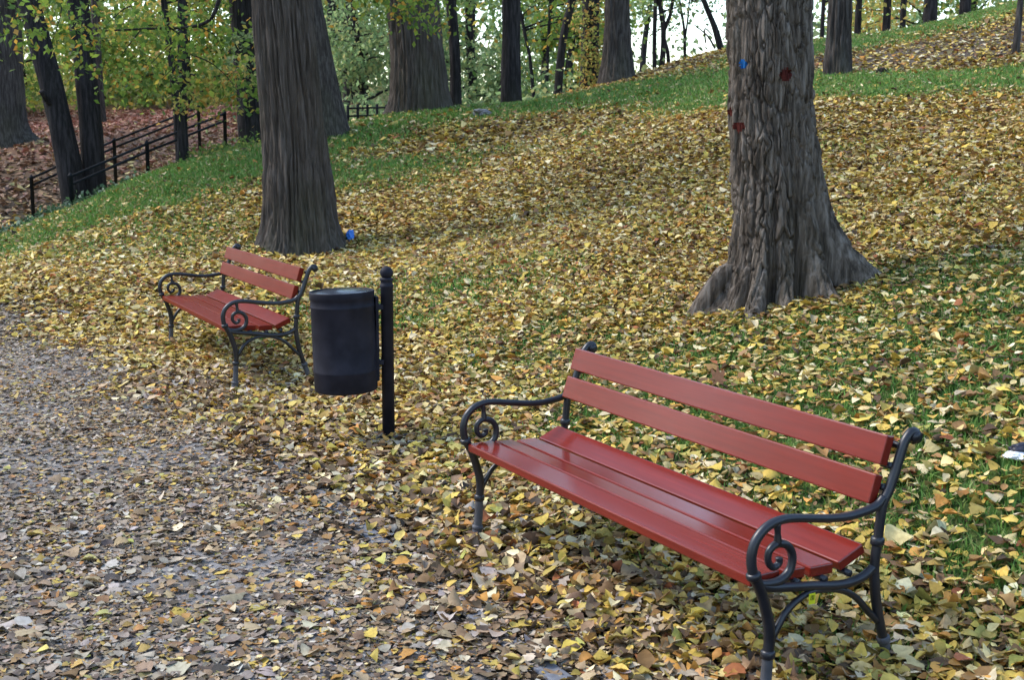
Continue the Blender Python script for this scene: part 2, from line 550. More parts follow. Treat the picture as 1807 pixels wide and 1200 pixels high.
gx, gy = axis_grid(-12, 14, 0.17, -330, 330), axis_grid(1.0, 32, 0.17, -300, 360)
GX, GY = np.meshgrid(gx, gy)
GZ = height(GX, GY)
nx, ny = len(gx), len(gy)
i, j = np.meshgrid(np.arange(ny-1), np.arange(nx-1), indexing='ij')
gq = np.stack([i*nx + j, i*nx + j + 1, (i+1)*nx + j + 1, (i+1)*nx + j], -1).reshape(-1, 4)
fx, fy = GX.ravel(), GY.ravel()
gm = grass_mask(fx, fy)[:, None]
far = sstep(24, 34, fy)[:, None]
n = fbm(fx*0.35, fy*0.35, octaves=4, seed=31)[:, None]
soil = np.array([0.048, 0.036, 0.025])*(0.7 + 0.6*n)
brownslope = np.array([0.20, 0.125, 0.085])*(0.75 + 0.5*n)
gold = sstep(46, 54, fy)[:, None]
brownslope = brownslope*(1 - gold) + (np.array([0.20, 0.13, 0.07])*sstep(0.38, 0.6, fbm(fx*0.6, fy*0.6, octaves=4, seed=44))[:, None] + np.array([0.09, 0.12, 0.045]))*gold
redpatch = gauss(fx, fy, *at(240, 212, 40)[:2], 4.0, 5.0)[:, None]
brownslope = brownslope*(1 - redpatch) + np.array([0.26, 0.115, 0.085])*redpatch
greenfar = sstep(0.5, 0.62, fbm(fx*0.16, fy*0.16, octaves=3, seed=41))[:, None]*(1 - redpatch)
brownslope = brownslope*(1 - 0.6*greenfar) + np.array([0.085, 0.11, 0.05])*0.6*greenfar
rightmould = np.maximum.reduce([gauss(fx, fy, *at(1560, 108, 22)[:2], 3.2, 1.6), 0.8*gauss(fx, fy, *at(1240, 100, 27)[:2], 2.4, 1.2, 0.5)])[:, None]
base = soil*(1 - far) + brownslope*far
base = base*(1 - rightmould) + np.array([0.12, 0.10, 0.085])*rightmould
gcol = np.array([0.075, 0.135, 0.038])*(0.75 + 0.5*n)
base = base*(1 - 0.85*gm) + gcol*0.85*gm
gverts = np.stack([fx, fy, GZ.ravel()], 1)
ground = link('ground', mesh_np('ground', gverts, gq, colors=base), M['ground'], kind='structure')

# ---- the path: a sheet 6 mm above the ground on the near side of the kerb line
px_, py_ = np.arange(-22, 3.2, 0.17), np.arange(-6, 16.0, 0.17)
PX, PY = np.meshgrid(px_, py_)
sdist = path_side(PX, PY).reshape(PX.shape) + (fbm(PX*2, PY*2, octaves=2, seed=5) - 0.5)*0.10
PZ = height(PX, PY) + 0.006
inside = sdist < -0.10
m_, n_ = PX.shape
i, j = np.meshgrid(np.arange(m_-1), np.arange(n_-1), indexing='ij')
keep = (inside[:-1, :-1] & inside[1:, :-1] & inside[:-1, 1:] & inside[1:, 1:]).ravel()
pq = np.stack([i*n_ + j, i*n_ + j + 1, (i+1)*n_ + j + 1, (i+1)*n_ + j], -1).reshape(-1, 4)[keep]
used, inv = np.unique(pq, return_inverse=True)
pv = np.stack([PX.ravel(), PY.ravel(), PZ.ravel()], 1)[used]
path = link('path', mesh_np('path', pv, inv.reshape(-1, 4)), M['path'], kind='structure')

kerb = link('kerb', None, kind='structure')
kerb.location = (0.15, 4.11, 0)
dist = np.concatenate([[0], np.cumsum(np.linalg.norm(np.diff(KERB_S, axis=0), axis=1))])
for k in range(15):
    s0, s1 = 0.6 + k*0.92, 0.6 + k*0.92 + 0.905
    a = np.array([np.interp(s0, dist, KERB_S[:, q]) for q in (0, 1)])
    b = np.array([np.interp(s1, dist, KERB_S[:, q]) for q in (0, 1)])
    mid = (a + b)/2
    me = bevel_box('kerb_stone', (np.linalg.norm(b - a), 0.085, 0.14), bev=0.008)
    st = link('kerb_stone', me, M['kerb'], kerb)
    zz = float(height(np.array([mid[0]]), np.array([mid[1]]))[0])
    st.location = (mid[0] - 0.15, mid[1] - 4.11, zz - 0.062 + R.uniform(-0.004, 0.004))
    st.rotation_euler = (R.uniform(-0.02, 0.02), 0, math.atan2(b[1] - a[1], b[0] - a[0]))

def gz(x, y):
    return float(height(np.array([x]), np.array([y]))[0])

# ------------------------------------------------------------------ leaves as geometry
def leaf_template(rows, lobes=False):
    if rows == 3:      # six-sided leaf folded along its midrib
        return (np.array([(0, -.5), (.36, -.18), (.27, .2), (0, .5), (-.27, .2), (-.36, -.18)]), np.array([(0, 1, 2, 3), (0, 3, 4, 5)]))
    if rows == 4:
        return (np.array([(0, -.5), (0, .08), (0, .5), (.34, -.24), (.33, .12), (-.34, -.24), (-.33, .12)]), np.array([(0, 3, 4, 1), (1, 4, 2, 6), (0, 1, 6, 5)]))
    t = np.linspace(0, 1, rows)
    if lobes:
        w = np.interp(t, [0, .08, .2, .32, .42, .52, .64, .74, .86, 1], [0.02, .30, .16, .56, .30, .50, .22, .34, .14, 0])
    else:
        w = np.interp(t, [0, .1, .25, .42, .6, .78, .9, 1], [0.03, .25, .40, .43, .36, .22, .09, 0])
    V = np.concatenate([np.stack([-w, t - .5], 1), np.stack([0*w, t - .5], 1), np.stack([w, t - .5], 1)])
    q = []
    for c in (0, 1):
        for r in range(rows - 1):
            a, b = c*rows + r, (c+1)*rows + r
            q.append((a, b, b + 1, a + 1))
    return V, np.array(q)

def quat_rot(yaw, pitch, roll):
    """rotation matrices Rz(yaw) Rx(pitch) Ry(roll) for arrays"""
    cy, sy, cp, sp, cr, sr = np.cos(yaw), np.sin(yaw), np.cos(pitch), np.sin(pitch), np.cos(roll), np.sin(roll)
    m = np.empty((len(yaw), 3, 3))
    m[:, 0, 0] = cy*cr - sy*sp*sr; m[:, 0, 1] = -sy*cp; m[:, 0, 2] = cy*sr + sy*sp*cr
    m[:, 1, 0] = sy*cr + cy*sp*sr; m[:, 1, 1] = cy*cp;  m[:, 1, 2] = sy*sr - cy*sp*cr
    m[:, 2, 0] = -cp*sr;           m[:, 2, 1] = sp;     m[:, 2, 2] = cp*cr
    return m

def leaf_geo(pos, size, colr, rows, flat, lobes=False, calm=None):
    """one curled leaf per row of pos; returns verts (n, k, 3), quads template, colours"""
    T, q = leaf_template(rows, lobes)
    n, k = len(pos), len(T)
    x = T[None, :, 0]*R.uniform(0.5, 1.15, (n, 1))
    y = T[None, :, 1] + 0*x
    x = x + 0.10*R.normal(0, 1, (n, 1))*y*y + R.normal(0, 0.02, (n, k))
    fold = R.normal(0.15, 0.55, (n, 1))
    bend = R.normal(0.1, 0.8, (n, 1))
    twist = R.normal(0, 0.6, (n, 1))
    curl = np.where(R.random((n, 1)) < 0.3, R.normal(0, 1.6, (n, 1)), 0)
    z = fold*np.abs(x)*0.8 + bend*y*y*0.55 + twist*x*y*0.8 + curl*x*x*0.9 + R.normal(0, 0.022, (n, k))
    cm = np.ones(n) if calm is None else calm
    z = z*cm[:, None]
    P = np.stack([x, y, z], -1)*size[:, None, None]
    rot = quat_rot(R.uniform(0, 2*np.pi, n), R.normal(0, flat, n)*cm, R.normal(0, flat, n)*cm)
    P = np.einsum('nij,nkj->nki', rot, P)
    low = P[..., 2].min(1)
    P[..., 2] -= low[:, None]*0.8
    P += pos[:, None, :]
    C = np.repeat(colr[:, None, :], k, 1)
    return P, q, C

def pack(P, q, C):
    n, k, _ = P.shape
    off = (np.arange(n)*k)[:, None, None]
    return P.reshape(-1, 3), (q[None] + off).reshape(-1, 4), C.reshape(-1, 3)

def merge(parts):
    V, Q, C, off = [], [], [], 0
    for v, q, c in parts:
        V.append(v); Q.append(q + off); C.append(c); off += len(v)
    return np.vstack(V), np.vstack(Q), np.vstack(C)

def pick(palette, n, jitter=0.16, gain=1.0):
    w = np.array([p[0] for p in palette], float)
    c = np.array([p[1] for p in palette], float)
    k = R.choice(len(c), n, p=w/w.sum())
    return np.clip(gain*c[k]*(1 + R.normal(0, jitter, (n, 1))) * (1 + R.normal(0, 0.028, (n, 3))), 0.005, 0.9)

PAL_SLOPE = [(25, (0.52, 0.40, 0.095)), (13, (0.42, 0.35, 0.11)), (17, (0.56, 0.48, 0.25)), (11, (0.60, 0.56, 0.39)), (10, (0.32, 0.20, 0.085)),
             (9, (0.18, 0.115, 0.06)), (7, (0.44, 0.24, 0.065)), (5, (0.34, 0.35, 0.10)), (2, (0.28, 0.11, 0.05)), (4, (0.09, 0.062, 0.04))]
PAL_MID = [(18, (0.36, 0.27, 0.165)), (16, (0.26, 0.175, 0.10)), (14, (0.16, 0.105, 0.065)), (12, (0.47, 0.41, 0.29)), (12, (0.48, 0.35, 0.085)), (9, (0.42, 0.21, 0.055)), (8, (0.085, 0.062, 0.046)), (6, (0.40, 0.35, 0.31))]
PAL_PATH = [(20, (0.37, 0.315, 0.25)), (18, (0.27, 0.22, 0.17)), (18, (0.16, 0.122, 0.092)), (10, (0.37, 0.275, 0.15)), (8, (0.43, 0.395, 0.345)), (9, (0.33, 0.235, 0.15)), (6, (0.29, 0.17, 0.08)),
            (5, (0.44, 0.31, 0.09)), (3, (0.40, 0.21, 0.07)), (2, (0.40, 0.36, 0.13)), (6, (0.09, 0.074, 0.066))]

def quad_leaves(pos, size, colr):
    """folded two-quad leaves in any direction, for crowns and far litter"""
    n = len(pos)
    T = np.array([(0, -.5, 0), (.33, -.05, .08), (0, .5, 0), (-.33, -.05, .08)])
    q = np.array([(0, 1, 2, 3)])
    P = np.repeat(T[None], n, 0)*size[:, None, None]
    rot = quat_rot(R.uniform(0, 2*np.pi, n), R.normal(0, 0.8, n), R.normal(0, 0.9, n))
    P = np.einsum('nij,nkj->nki', rot, P) + pos[:, None, :]
    return pack(P, q, np.repeat(colr[:, None, :], 4, 1))

# ------------------------------------------------------------------ trees
def trunk_geo(axis, radii, segs, rings, flare=0.25, flare_h=0.5, lobes=(), bark=None, seed=0, sink=0.5):
    """axis: list of world points from the base up; lobes: (angle, amount, width, height)"""
    A = smooth_path(axis, 12)
    zz = np.linspace(A[0, 2] - sink, A[-1, 2], rings) if rings < 60 else np.concatenate([np.linspace(A[0, 2] - sink, A[0, 2] + 3.7, int(rings*.88)), np.linspace(A[0, 2] + 3.75, A[-1, 2], rings - int(rings*.88))])
    ax = np.interp(zz, A[:, 2], A[:, 0])
    ay = np.interp(zz, A[:, 2], A[:, 1])
    rr = np.interp(zz, np.linspace(A[0, 2], A[-1, 2], len(radii)), radii)
    th = np.linspace(0, 2*np.pi, segs, endpoint=False)
    gl = height(ax[0] + 0.45*np.cos(th), ay[0] + 0.45*np.sin(th)) if (flare > 0.2 or lobes) else np.full(segs, A[0, 2])
    h = np.maximum(zz[:, None] - gl[None, :], 0)
    r = rr[:, None]*(1 + flare*np.exp(-h/flare_h))
    for a, amt, w, hh in lobes:
        d = (th - a + np.pi) % (2*np.pi) - np.pi
        r = r + amt*np.exp(-0.5*(d/w)**2)[None, :]*np.exp(-h/hh)
    c, s = np.cos(th)[None, :], np.sin(th)[None, :]
    Z = np.repeat(zz[:, None], segs, 1)
    r = r*(1 + 0.05*(fbm(c*1.5 + 0*Z, s*1.5 + 0*Z, Z*0.6, seed=seed) - 0.5)*2)
    if bark:
        r = r + bark(c, s, Z, rr[:, None], seed)
    V = np.stack([ax[:, None] + r*c, ay[:, None] + r*s, Z], -1).reshape(-1, 3)
    i, j = np.meshgrid(np.arange(rings-1), np.arange(segs), indexing='ij')
    k = (j + 1) % segs
    Q = np.stack([i*segs + j, i*segs + k, (i+1)*segs + k, (i+1)*segs + j], -1).reshape(-1, 4)
    return V, Q, np.empty((0, 3), int)

def bark_furrow(c, s, Z, r, seed):
    k = 8.5*r/0.4
    w = noise(c*3, s*3, Z*1.6, seed+7)*1.1 + noise(c*9, s*9, Z*4, seed+8)*0.45
    f1 = 1 - np.abs(2*noise(c*k + w, s*k + w, Z*0.75, seed) - 1)
    f1b = 1 - np.abs(2*noise(c*k*1.9 + w, s*k*1.9 + w, Z*1.6, seed+3) - 1)
    f2 = noise(c*30*r/0.4, s*30*r/0.4, Z*8, seed+1)
    f3 = noise(c*75*r/0.4, s*75*r/0.4, Z*26, seed+2)
    return -0.052*f1**2.6 - 0.026*f1b**2.8 + 0.016*(f2 - 0.5) + 0.009*(f3 - 0.5) + 0.018

def worley(u, v, period, seed):
    """distance to cell edges and a random number per cell; u wraps after `period` cells"""
    iu, iv = np.floor(u), np.floor(v)
    d1 = np.full(u.shape, 9.0)
    d2 = np.full(u.shape, 9.0)
    cid = np.zeros(u.shape)
    tilt = np.zeros(u.shape)
    for a in (-1, 0, 1):
        for b in (-1, 0, 1):
            cu, cv = iu + a, iv + b
            wu = np.mod(cu, period)
            jx, jy = _hash(wu, cv, cu*0, seed), _hash(wu, cv, cu*0, seed+1)
            d = np.hypot(u - cu - jx, v - cv - jy)
            c = _hash(wu, cv, cu*0, seed+2)
            near = d < d1
            d2 = np.where(near, d1, np.minimum(d2, d))
            tilt = np.where(near, v - cv - jy, tilt)
            cid = np.where(near, c, cid)
            d1 = np.where(near, d, d1)
    return d2 - d1, cid, tilt

def bark_flaky(c, s, Z, r, seed):
    x, y = c*r, s*r
    th = (np.arctan2(s, c)/(2*np.pi)) % 1 + 0*Z
    w1 = noise(x*9, y*9, Z*5, seed+9) - 0.5
    w2 = noise(x*22, y*22, Z*12, seed+10) - 0.5
    e1, c1, t1 = worley(th*24 + w1*1.0 + w2*0.5, Z*2.1 + w1*1.5 + w2*0.9, 24, seed)
    e2, c2, t2 = worley(th*54 + w1*1.2, Z*6.0 + w1*2.0 + w2, 54, seed+20)
    plate = 0.020*(c1 - 0.4) - 0.011*t1*(c1 > 0.45) + 0.014*(c2 - 0.5) - 0.007*t2
    crack = -0.026*(1 - sstep(0.0, 0.14, e1))*(0.4 + c2) - 0.014*(1 - sstep(0.0, 0.18, e2))
    f3 = noise(x*95, y*95, Z*24, seed+2)
    f4 = noise(x*48, y*48, Z*5, seed+3)
    lump = 0.030*(noise(x*7, y*7, Z*4, seed+4) - 0.5)
    return plate + crack + 0.011*(f3 - 0.5) + 0.014*(f4 - 0.5) + lump

def bark_small(c, s, Z, r, seed):
    x, y = c*r, s*r
    return r*0.10*(noise(c*6, s*6, Z*3, seed) - 0.5) + 0.012*(noise(x*40, y*40, Z*5, seed+3) - 0.5)

def blobs(centres, sig, n, squash=0.7):
    k = R.integers(0, len(centres), n)
    return np.asarray(centres)[k] + R.normal(0, 1, (n, 3))*np.array([sig, sig, sig*squash])

def limbs_from(top, start, count, reach, rise, r0, seed):
    """limbs leaving the upper trunk; returns tubes and tip points"""
    rg = np.random.default_rng(seed)
    tubes, tips = [], []
    for q in range(count):
        f = rg.uniform(0, 1)
        p0 = start*(1 - f) + top*f
        a = q*2.4 + rg.uniform(-.4, .4)
        L = reach*rg.uniform(0.6, 1.1)*(1 - 0.35*f)
        d = np.array([math.cos(a), math.sin(a), 0])
        p1 = p0 + d*L*0.5 + np.array([0, 0, rise*L*0.45])
        p2 = p0 + d*L + np.array([0, 0, rise*L*rg.uniform(0.5, 1.1)])
        pts = smooth_path([p0, p1 + rg.normal(0, .08*L, 3), p2], 4)
        tubes.append(tube(pts, np.linspace(r0*(1 - 0.5*f), r0*0.15, len(pts)), 6))
        tips += [p2, (p1 + p2)/2, p1]
        for e in range(2):
            b = a + rg.uniform(-1.1, 1.1)
            p3 = p1 + (np.array([math.cos(b), math.sin(b), rg.uniform(-.1, .7)])*L*0.5)
            tubes.append(tube(smooth_path([p1, (p1+p3)/2 + rg.normal(0, .05*L, 3), p3], 3), np.linspace(r0*0.4, r0*0.08, 7), 5))
            tips.append(p3)
    return tubes, tips

def tree(name, label, axis, radii, mat, segs=28, rings=40, flare=0.2, flare_h=0.5, lobes=(), bark=bark_small, seed=0, sink=0.5,
         crown=None, limbs=None, group=None, extra_tubes=(), extra_leaves=()):
    """crown: dict(n, sig, size, pal); limbs: (start fraction, count, reach, rise, radius)"""
    axis = [np.asarray(p, float) for p in axis]
    root = empty(name, axis[0], label, 'tree', group)
    parts = [trunk_geo(axis, radii, segs, rings, flare, flare_h, lobes, bark, seed, sink)]
    tips = []
    if limbs:
        A = smooth_path(axis, 12)
        st = A[int(limbs[0]*(len(A)-1))]
        tb, tips = limbs_from(A[-1], st, limbs[1], limbs[2], limbs[3], limbs[4], seed + 100)
        parts += tb
    parts += list(extra_tubes)
    V, F = join(parts)
    tr = link('trunk', mesh_np('trunk', V - axis[0], F, smooth=segs < 300), M[mat], root)
    leaves = list(extra_leaves)
    if crown:
        cs = tips if tips else [axis[-1]]
        pos = blobs(cs, crown['sig'], crown['n'])
        leaves.append(quad_leaves(pos, R.uniform(*crown['size'], crown['n']), pick(crown['pal'], crown['n'])))
    if leaves:
        v, q, c = merge(leaves)
        link('crown', mesh_np('crown', v - axis[0], q, smooth=False, colors=c), M['leaf'], root)
    return root, tr

PAL_YG = [(6, (0.21, 0.29, 0.05)), (2, (0.38, 0.33, 0.06)), (6, (0.15, 0.24, 0.045)), (2, (0.46, 0.27, 0.05)), (4, (0.09, 0.16, 0.035))]
PAL_YEL = [(4, (0.46, 0.38, 0.11)), (4, (0.36, 0.37, 0.10)), (2, (0.46, 0.27, 0.08)), (3, (0.22, 0.29, 0.08))]
PAL_GREEN = [(5, (0.10, 0.17, 0.045)), (4, (0.15, 0.23, 0.06)), (2, (0.23, 0.28, 0.07)), (1, (0.38, 0.33, 0.08))]
PAL_TEAL = [(5, (0.20, 0.29, 0.125)), (4, (0.28, 0.36, 0.16)), (2, (0.12, 0.19, 0.08)), (2, (0.40, 0.40, 0.16))]  # pale greens with the background haze put into the leaf colour

def up(p, dz, dx=0, dy=0):
    return np.array([p[0] + dx, p[1] + dy, p[2] + dz])

def on_ground(px, py, D):
    p = at(px, py, D)
    p[2] = gz(p[0], p[1])
    return p

CR = dict(n=1500, sig=0.55, size=(0.09, 0.16), pal=PAL_YG)

# ---- the two big trees
b = on_ground(530, 442, 14.9)
left_tree, left_trunk = tree('tree', 'thick furrowed grey trunk rising behind the far red bench', [b, at(521, 261, 14.95), at(498, 0, 15.0), at(480, -260, 15.1), at(470, -560, 15.2)],
     [0.39, 0.37, 0.355, 0.345, 0.33, 0.29, 0.24], 'bark_furrow', 330, 230, 0.16, 0.55,
     [(rad(-20), 0.16, 0.45, 0.45), (rad(-80), 0.05, 0.5, 0.25), (rad(200), 0.10, 0.5, 0.22), (rad(250), 0.07, 0.25, 0.2), (rad(95), 0.1, 0.5, 0.4)], bark_furrow, 5, 0.6, CR | dict(n=3500), (0.72, 12, 3.8, 0.5, 0.12))
b = on_ground(1362, 520, 9.0)
right_tree, right_trunk = tree('tree', 'stout flaking trunk with spreading roots behind the near bench, marked with blue paint',
     [b, at(1368, 400, 9.0), at(1360, 200, 9.0), at(1357, 0, 9.0), at(1360, -350, 9.1), at(1366, -700, 9.2)],
     [0.305, 0.288, 0.278, 0.272, 0.265, 0.24, 0.19], 'bark_flaky', 380, 330, 0.12, 0.45,
     [(rad(-12), 0.46, 0.20, 0.26), (rad(4), 0.16, 0.55, 0.45), (rad(-54), 0.25, 0.15, 0.26), (rad(-88), 0.17, 0.14, 0.20), (rad(-116), 0.24, 0.16, 0.24), (rad(-145), 0.12, 0.16, 0.18),
      (rad(192), 0.26, 0.14, 0.14), (rad(100), 0.2, 0.4, 0.3), (rad(-72), -0.20, 0.055, 0.45), (rad(-102), -0.17, 0.05, 0.32), (rad(-35), -0.24, 0.075, 0.36), (rad(-131), -0.1, 0.05, 0.3)], bark_flaky, 8, 0.7, CR | dict(n=3500), (0.75, 12, 3.4, 0.5, 0.11))
# a root stump leaving the left of the trunk
rp = [up(b, 0.24, -0.22, -0.02), up(b, 0.14, -0.38, -0.06), np.append(at(1225, 500, 8.95)[:2], gz(*at(1225, 500, 8.95)[:2]) - 0.05)]
rv, rq_, rt = tube(smooth_path(rp, 8), np.interp(np.linspace(0, 1, 17), [0, .5, 1], [0.05, 0.07, 0.085]), 40)
cen = rv.mean(0)
dn = rv - cen
rv = rv + dn/np.linalg.norm(dn, axis=1)[:, None]*((noise(rv[:, 0]*30, rv[:, 1]*30, rv[:, 2]*12, 4) - 0.5)*0.03)[:, None]
link('root', mesh_np('root', rv - b, [rq_, rt]), M['bark_flaky'], right_tree)

def paint_mark(trunk, root, px, py, D, rx, rz, mat, seed, name='paint_mark'):
    """a thin coat of paint lifted 3 mm off the bark faces round one spot"""
    me = trunk.data
    co = np.empty(len(me.vertices)*3, np.float32)
    me.vertices.foreach_get('co', co)
    co = co.reshape(-1, 3) + np.array(root.location)
    px_v, py_v, dep = project(co)
    p = at(px, py, D)
    # nearest bark vertices to the spot on the camera side
    cand = (np.abs(co[:, 2] - p[2]) < rz*2.2) & (np.hypot(co[:, 0] - p[0], co[:, 1] - p[1]) < 0.9) & (dep < D + 0.02)
    idx = np.where(cand)[0]
    spot = co[idx[np.argmin((px_v[idx] - px)**2 + (py_v[idx] - py)**2)]]
    d = co - spot
    hor = np.hypot(d[:, 0], d[:, 1])
    val = (hor/rx)**2 + (d[:, 2]/rz)**2 + 0.5*(noise(co[:, 0]*45, co[:, 1]*45, co[:, 2]*45, seed) - 0.45)
    inside = (val < 1) & (hor < rx*1.6)
    n_l = len(me.loops)
    lv = np.empty(n_l, np.int32)
    me.loops.foreach_get('vertex_index', lv)
    nq = len(me.polygons)
    tot = np.empty(nq, np.int32)
    me.polygons.foreach_get('loop_total', tot)
    st = np.empty(nq, np.int32)
    me.polygons.foreach_get('loop_start', st)
    f = st[tot == 4][:, None] + np.arange(4)
    f = lv[f]
    f = f[inside[f].all(1)]
    if not len(f):
        return
    used, inv = np.unique(f, return_inverse=True)
    nr = np.empty(len(me.vertices)*3, np.float32)
    me.vertices.foreach_get('normal', nr)
    v = co[used] - np.array(root.location) + nr.reshape(-1, 3)[used]*0.003
    link(name, mesh_np(name, v, inv.reshape(-1, 4)), M[mat], root)

paint_mark(right_trunk, right_tree, 1311, 112, 9.0, 0.040, 0.045, 'blue_paint', 1)
paint_mark(right_trunk, right_tree, 1386, 128, 9.0, 0.050, 0.050, 'red_paint', 2)
paint_mark(right_trunk, right_tree, 1294, 196, 9.0, 0.080, 0.034, 'red_paint', 3)
paint_mark(right_trunk, right_tree, 1305, 224, 9.0, 0.060, 0.045, 'red_paint', 4)
paint_mark(left_trunk, left_tree, 572, 355, 14.9, 0.04, 0.05, 'green_paint', 5)

# ---- trunks on and beyond the crest
def px_mid(base):
    return base[0] > 430

def plain(label, base, pts, radii, mat='bark_dark', crown=None, limbs=None, name='tree', segs=24, rings=36, flare=0.15, seed=0, extra_h=3.0, **kw):
    """base (px, py, D); pts further (px, py, D) up the stem; the stem goes on extra_h metres beyond"""
    bb = on_ground(*base)
    if crown:
        crown = crown | dict(n=int(crown['n']*(1.0 if 1140 < base[0] < 1290 else 0.4 if base[2] < 30 and px_mid(base) else 0.8)))
    P = [bb] + [at(*p) for p in pts]
    d = P[-1] - P[-2]
    d = d/np.linalg.norm(d)
    P += [P[-1] + d*extra_h*0.5 + np.array([0, 0, .1]), P[-1] + d*extra_h*0.9 + np.array([0, 0, .5])]
    return tree(name, label, P, radii, mat, segs, rings, flare, seed=seed, crown=crown, limbs=limbs, **kw)

def spray(centres, sig, n, size, pal, squash=0.6):
    return quad_leaves(blobs(centres, sig, n, squash), R.uniform(*size, n), pick(pal, n))

def twig(pts, r0, r1, sides=6):
    P = smooth_path(pts, 6)
    return tube(P, np.linspace(r0, r1, len(P)), sides)

plain('broad grey tree with flared foot at the far left beyond the railing', (15, 250, 32), [(12, 150, 32), (8, 0, 32)], [0.46, 0.40, 0.37, 0.33, 0.25], 'bark_far',
      dict(n=2600, sig=1.1, size=(0.14, 0.26), pal=PAL_GREEN), (0.45, 10, 4.5, 0.25, 0.12), flare=0.3, flare_h=0.35, seed=21, lobes=[(rad(0), .35, .35, .18), (rad(-150), .35, .35, .18)])
plain('dark slender trunk leaning left with a stub of a broken bough', (138, 352, 20.3), [(103, 200, 20.3), (50, 0, 20.4)], [0.20, 0.185, 0.175, 0.16, 0.12], 'bark_dark',
      dict(n=1500, sig=0.6, size=(0.08, 0.14), pal=PAL_YG), (0.75, 7, 2.6, 0.2, 0.06), seed=22,
      extra_tubes=[twig([at(98, 192, 20.25), at(84, 178, 20.1), at(73, 160, 19.95)], 0.055, 0.04)])
lv = [spray([at(150, 40, 18.4), at(143, 90, 18.4), at(160, 70, 18.5), at(135, 115, 18.4)], 0.16, 90, (0.08, 0.13), PAL_YG)]
plain('dark upright trunk beside the leaning one at the railing', (166, 335, 20.6), [(158, 200, 20.6), (137, 0, 20.7)], [0.19, 0.175, 0.165, 0.15, 0.11], 'bark_dark',
      dict(n=1700, sig=0.6, size=(0.08, 0.14), pal=PAL_YG), (0.75, 7, 2.6, 0.2, 0.06), seed=23, extra_leaves=lv)
plain('small dim trunk on the far slope just right of the upright dark one', (178, 207, 40), [(172, 120, 40), (168, 0, 40)], [0.16, 0.14, 0.13, 0.12, 0.1], 'bark_far',
      dict(n=1800, sig=1.0, size=(0.14, 0.24), pal=PAL_YEL), (0.4, 8, 3.5, 0.2, 0.08), seed=24)
lv = [spray([at(220, 20, 18), at(260, 60, 18.2), at(330, 45, 18.4), at(360, 110, 19), at(290, 80, 18.6), at(395, 140, 19.4), at(400, 170, 19.5), at(370, 60, 18.6), at(420, 160, 20), at(250, 140, 20), at(300, 150, 19)],
            0.40, 1050, (0.07, 0.13), PAL_YG, 0.45),
      spray([at(60, 15, 17.5), at(110, 70, 18), at(185, 60, 18), at(20, 60, 18), at(95, 20, 18), at(225, 130, 21), at(270, 165, 21)], 0.34, 480, (0.07, 0.13), PAL_YG, 0.5),
      spray([at(372, 150, 19.6), at(400, 120, 19.7), at(350, 178, 19.6)], 0.28, 420, (0.07, 0.12), PAL_YEL, 0.5)]
tw = [twig([at(x0, y0, 18.6), at((x0+x1)/2 + 6, (y0+y1)/2 - 8, 18.6), at(x1, y1, 18.6)], 0.012, 0.004, 5) for x0, y0, x1, y1 in
      [(250, 50, 215, 95), (300, 48, 330, 100), (230, 10, 190, 40), (345, 45, 395, 90), (330, 100, 285, 140), (200, -10, 240, 30), (110, -5, 90, 80), (60, -10, 25, 65), (322, 60, 258, 120), (322, 90, 415, 150)]]
tw += [twig([at(390, -10, 18.5), at(372, 32, 18.4), at(335, 47, 18.4), at(260, 50, 18.3), at(180, 54, 18.2)], 0.035, 0.012),
      twig([at(325, 168, 20.1), at(350, 162, 19.9), at(372, 158, 19.8)], 0.02, 0.008), twig([at(330, 130, 20.1), at(372, 135, 19.9), at(410, 128, 19.6)], 0.02, 0.008)]
plain('slim straight young tree at the upper end of the railing, yellow leaves round it', (323, 291, 20.4), [(322, 200, 20.4), (322, 0, 20.4)], [0.082, 0.075, 0.072, 0.06, 0.04], 'bark_dark',
      dict(n=1500, sig=0.6, size=(0.08, 0.13), pal=PAL_YG), (0.6, 7, 2.4, 0.1, 0.035), seed=25, extra_leaves=lv, extra_tubes=tw)
plain('thin dark stem leaning against the slim young tree', (316, 240, 21.5), [(308, 160, 21.5), (296, 60, 21.5)], [0.06, 0.055, 0.05, 0.04, 0.03], 'bark_dark',
      dict(n=900, sig=0.5, size=(0.08, 0.13), pal=PAL_YG), (0.6, 5, 1.8, 0.2, 0.02), seed=26)
plain('dark straight trunk close to the left edge of the thick furrowed one', (447, 256, 22.3), [(436, 150, 22.3), (424, 0, 22.3)], [0.22, 0.20, 0.19, 0.17, 0.13], 'bark_dark',
      dict(n=1500, sig=0.6, size=(0.09, 0.14), pal=PAL_YG), (0.75, 7, 2.6, 0.2, 0.06), seed=27,
      extra_leaves=[spray([at(432, 70, 21.8), at(415, 110, 21.8)], 0.2, 160, (0.08, 0.14), PAL_TEAL, 0.4)])
plain('brown trunk half hidden behind the thick furrowed one', (572, 234, 22.0), [(562, 150, 22.0), (538, 0, 22.0)], [0.36, 0.30, 0.27, 0.25, 0.2], 'bark_far',
      dict(n=1500, sig=0.7, size=(0.09, 0.15), pal=PAL_GREEN), (0.75, 7, 2.8, 0.2, 0.08), seed=28, flare=0.3)
plain('slim bluish trunk beyond the crest right of the thick furrowed one', (594, 178, 38), [(590, 120, 38), (584, 0, 38)], [0.15, 0.14, 0.13, 0.12, 0.08], 'bark_dark',
      dict(n=1500, sig=0.9, size=(0.14, 0.22), pal=PAL_TEAL), (0.55, 7, 3.0, 0.2, 0.05), seed=29)
plain('short brown stem in the hazy undergrowth beyond the crest', (612, 183, 40), [(612, 140, 40), (616, 40, 40)], [0.10, 0.09, 0.085, 0.08, 0.05], 'bark_far',
      dict(n=1400, sig=0.9, size=(0.14, 0.22), pal=PAL_TEAL), (0.5, 7, 2.8, 0.2, 0.04), seed=30)
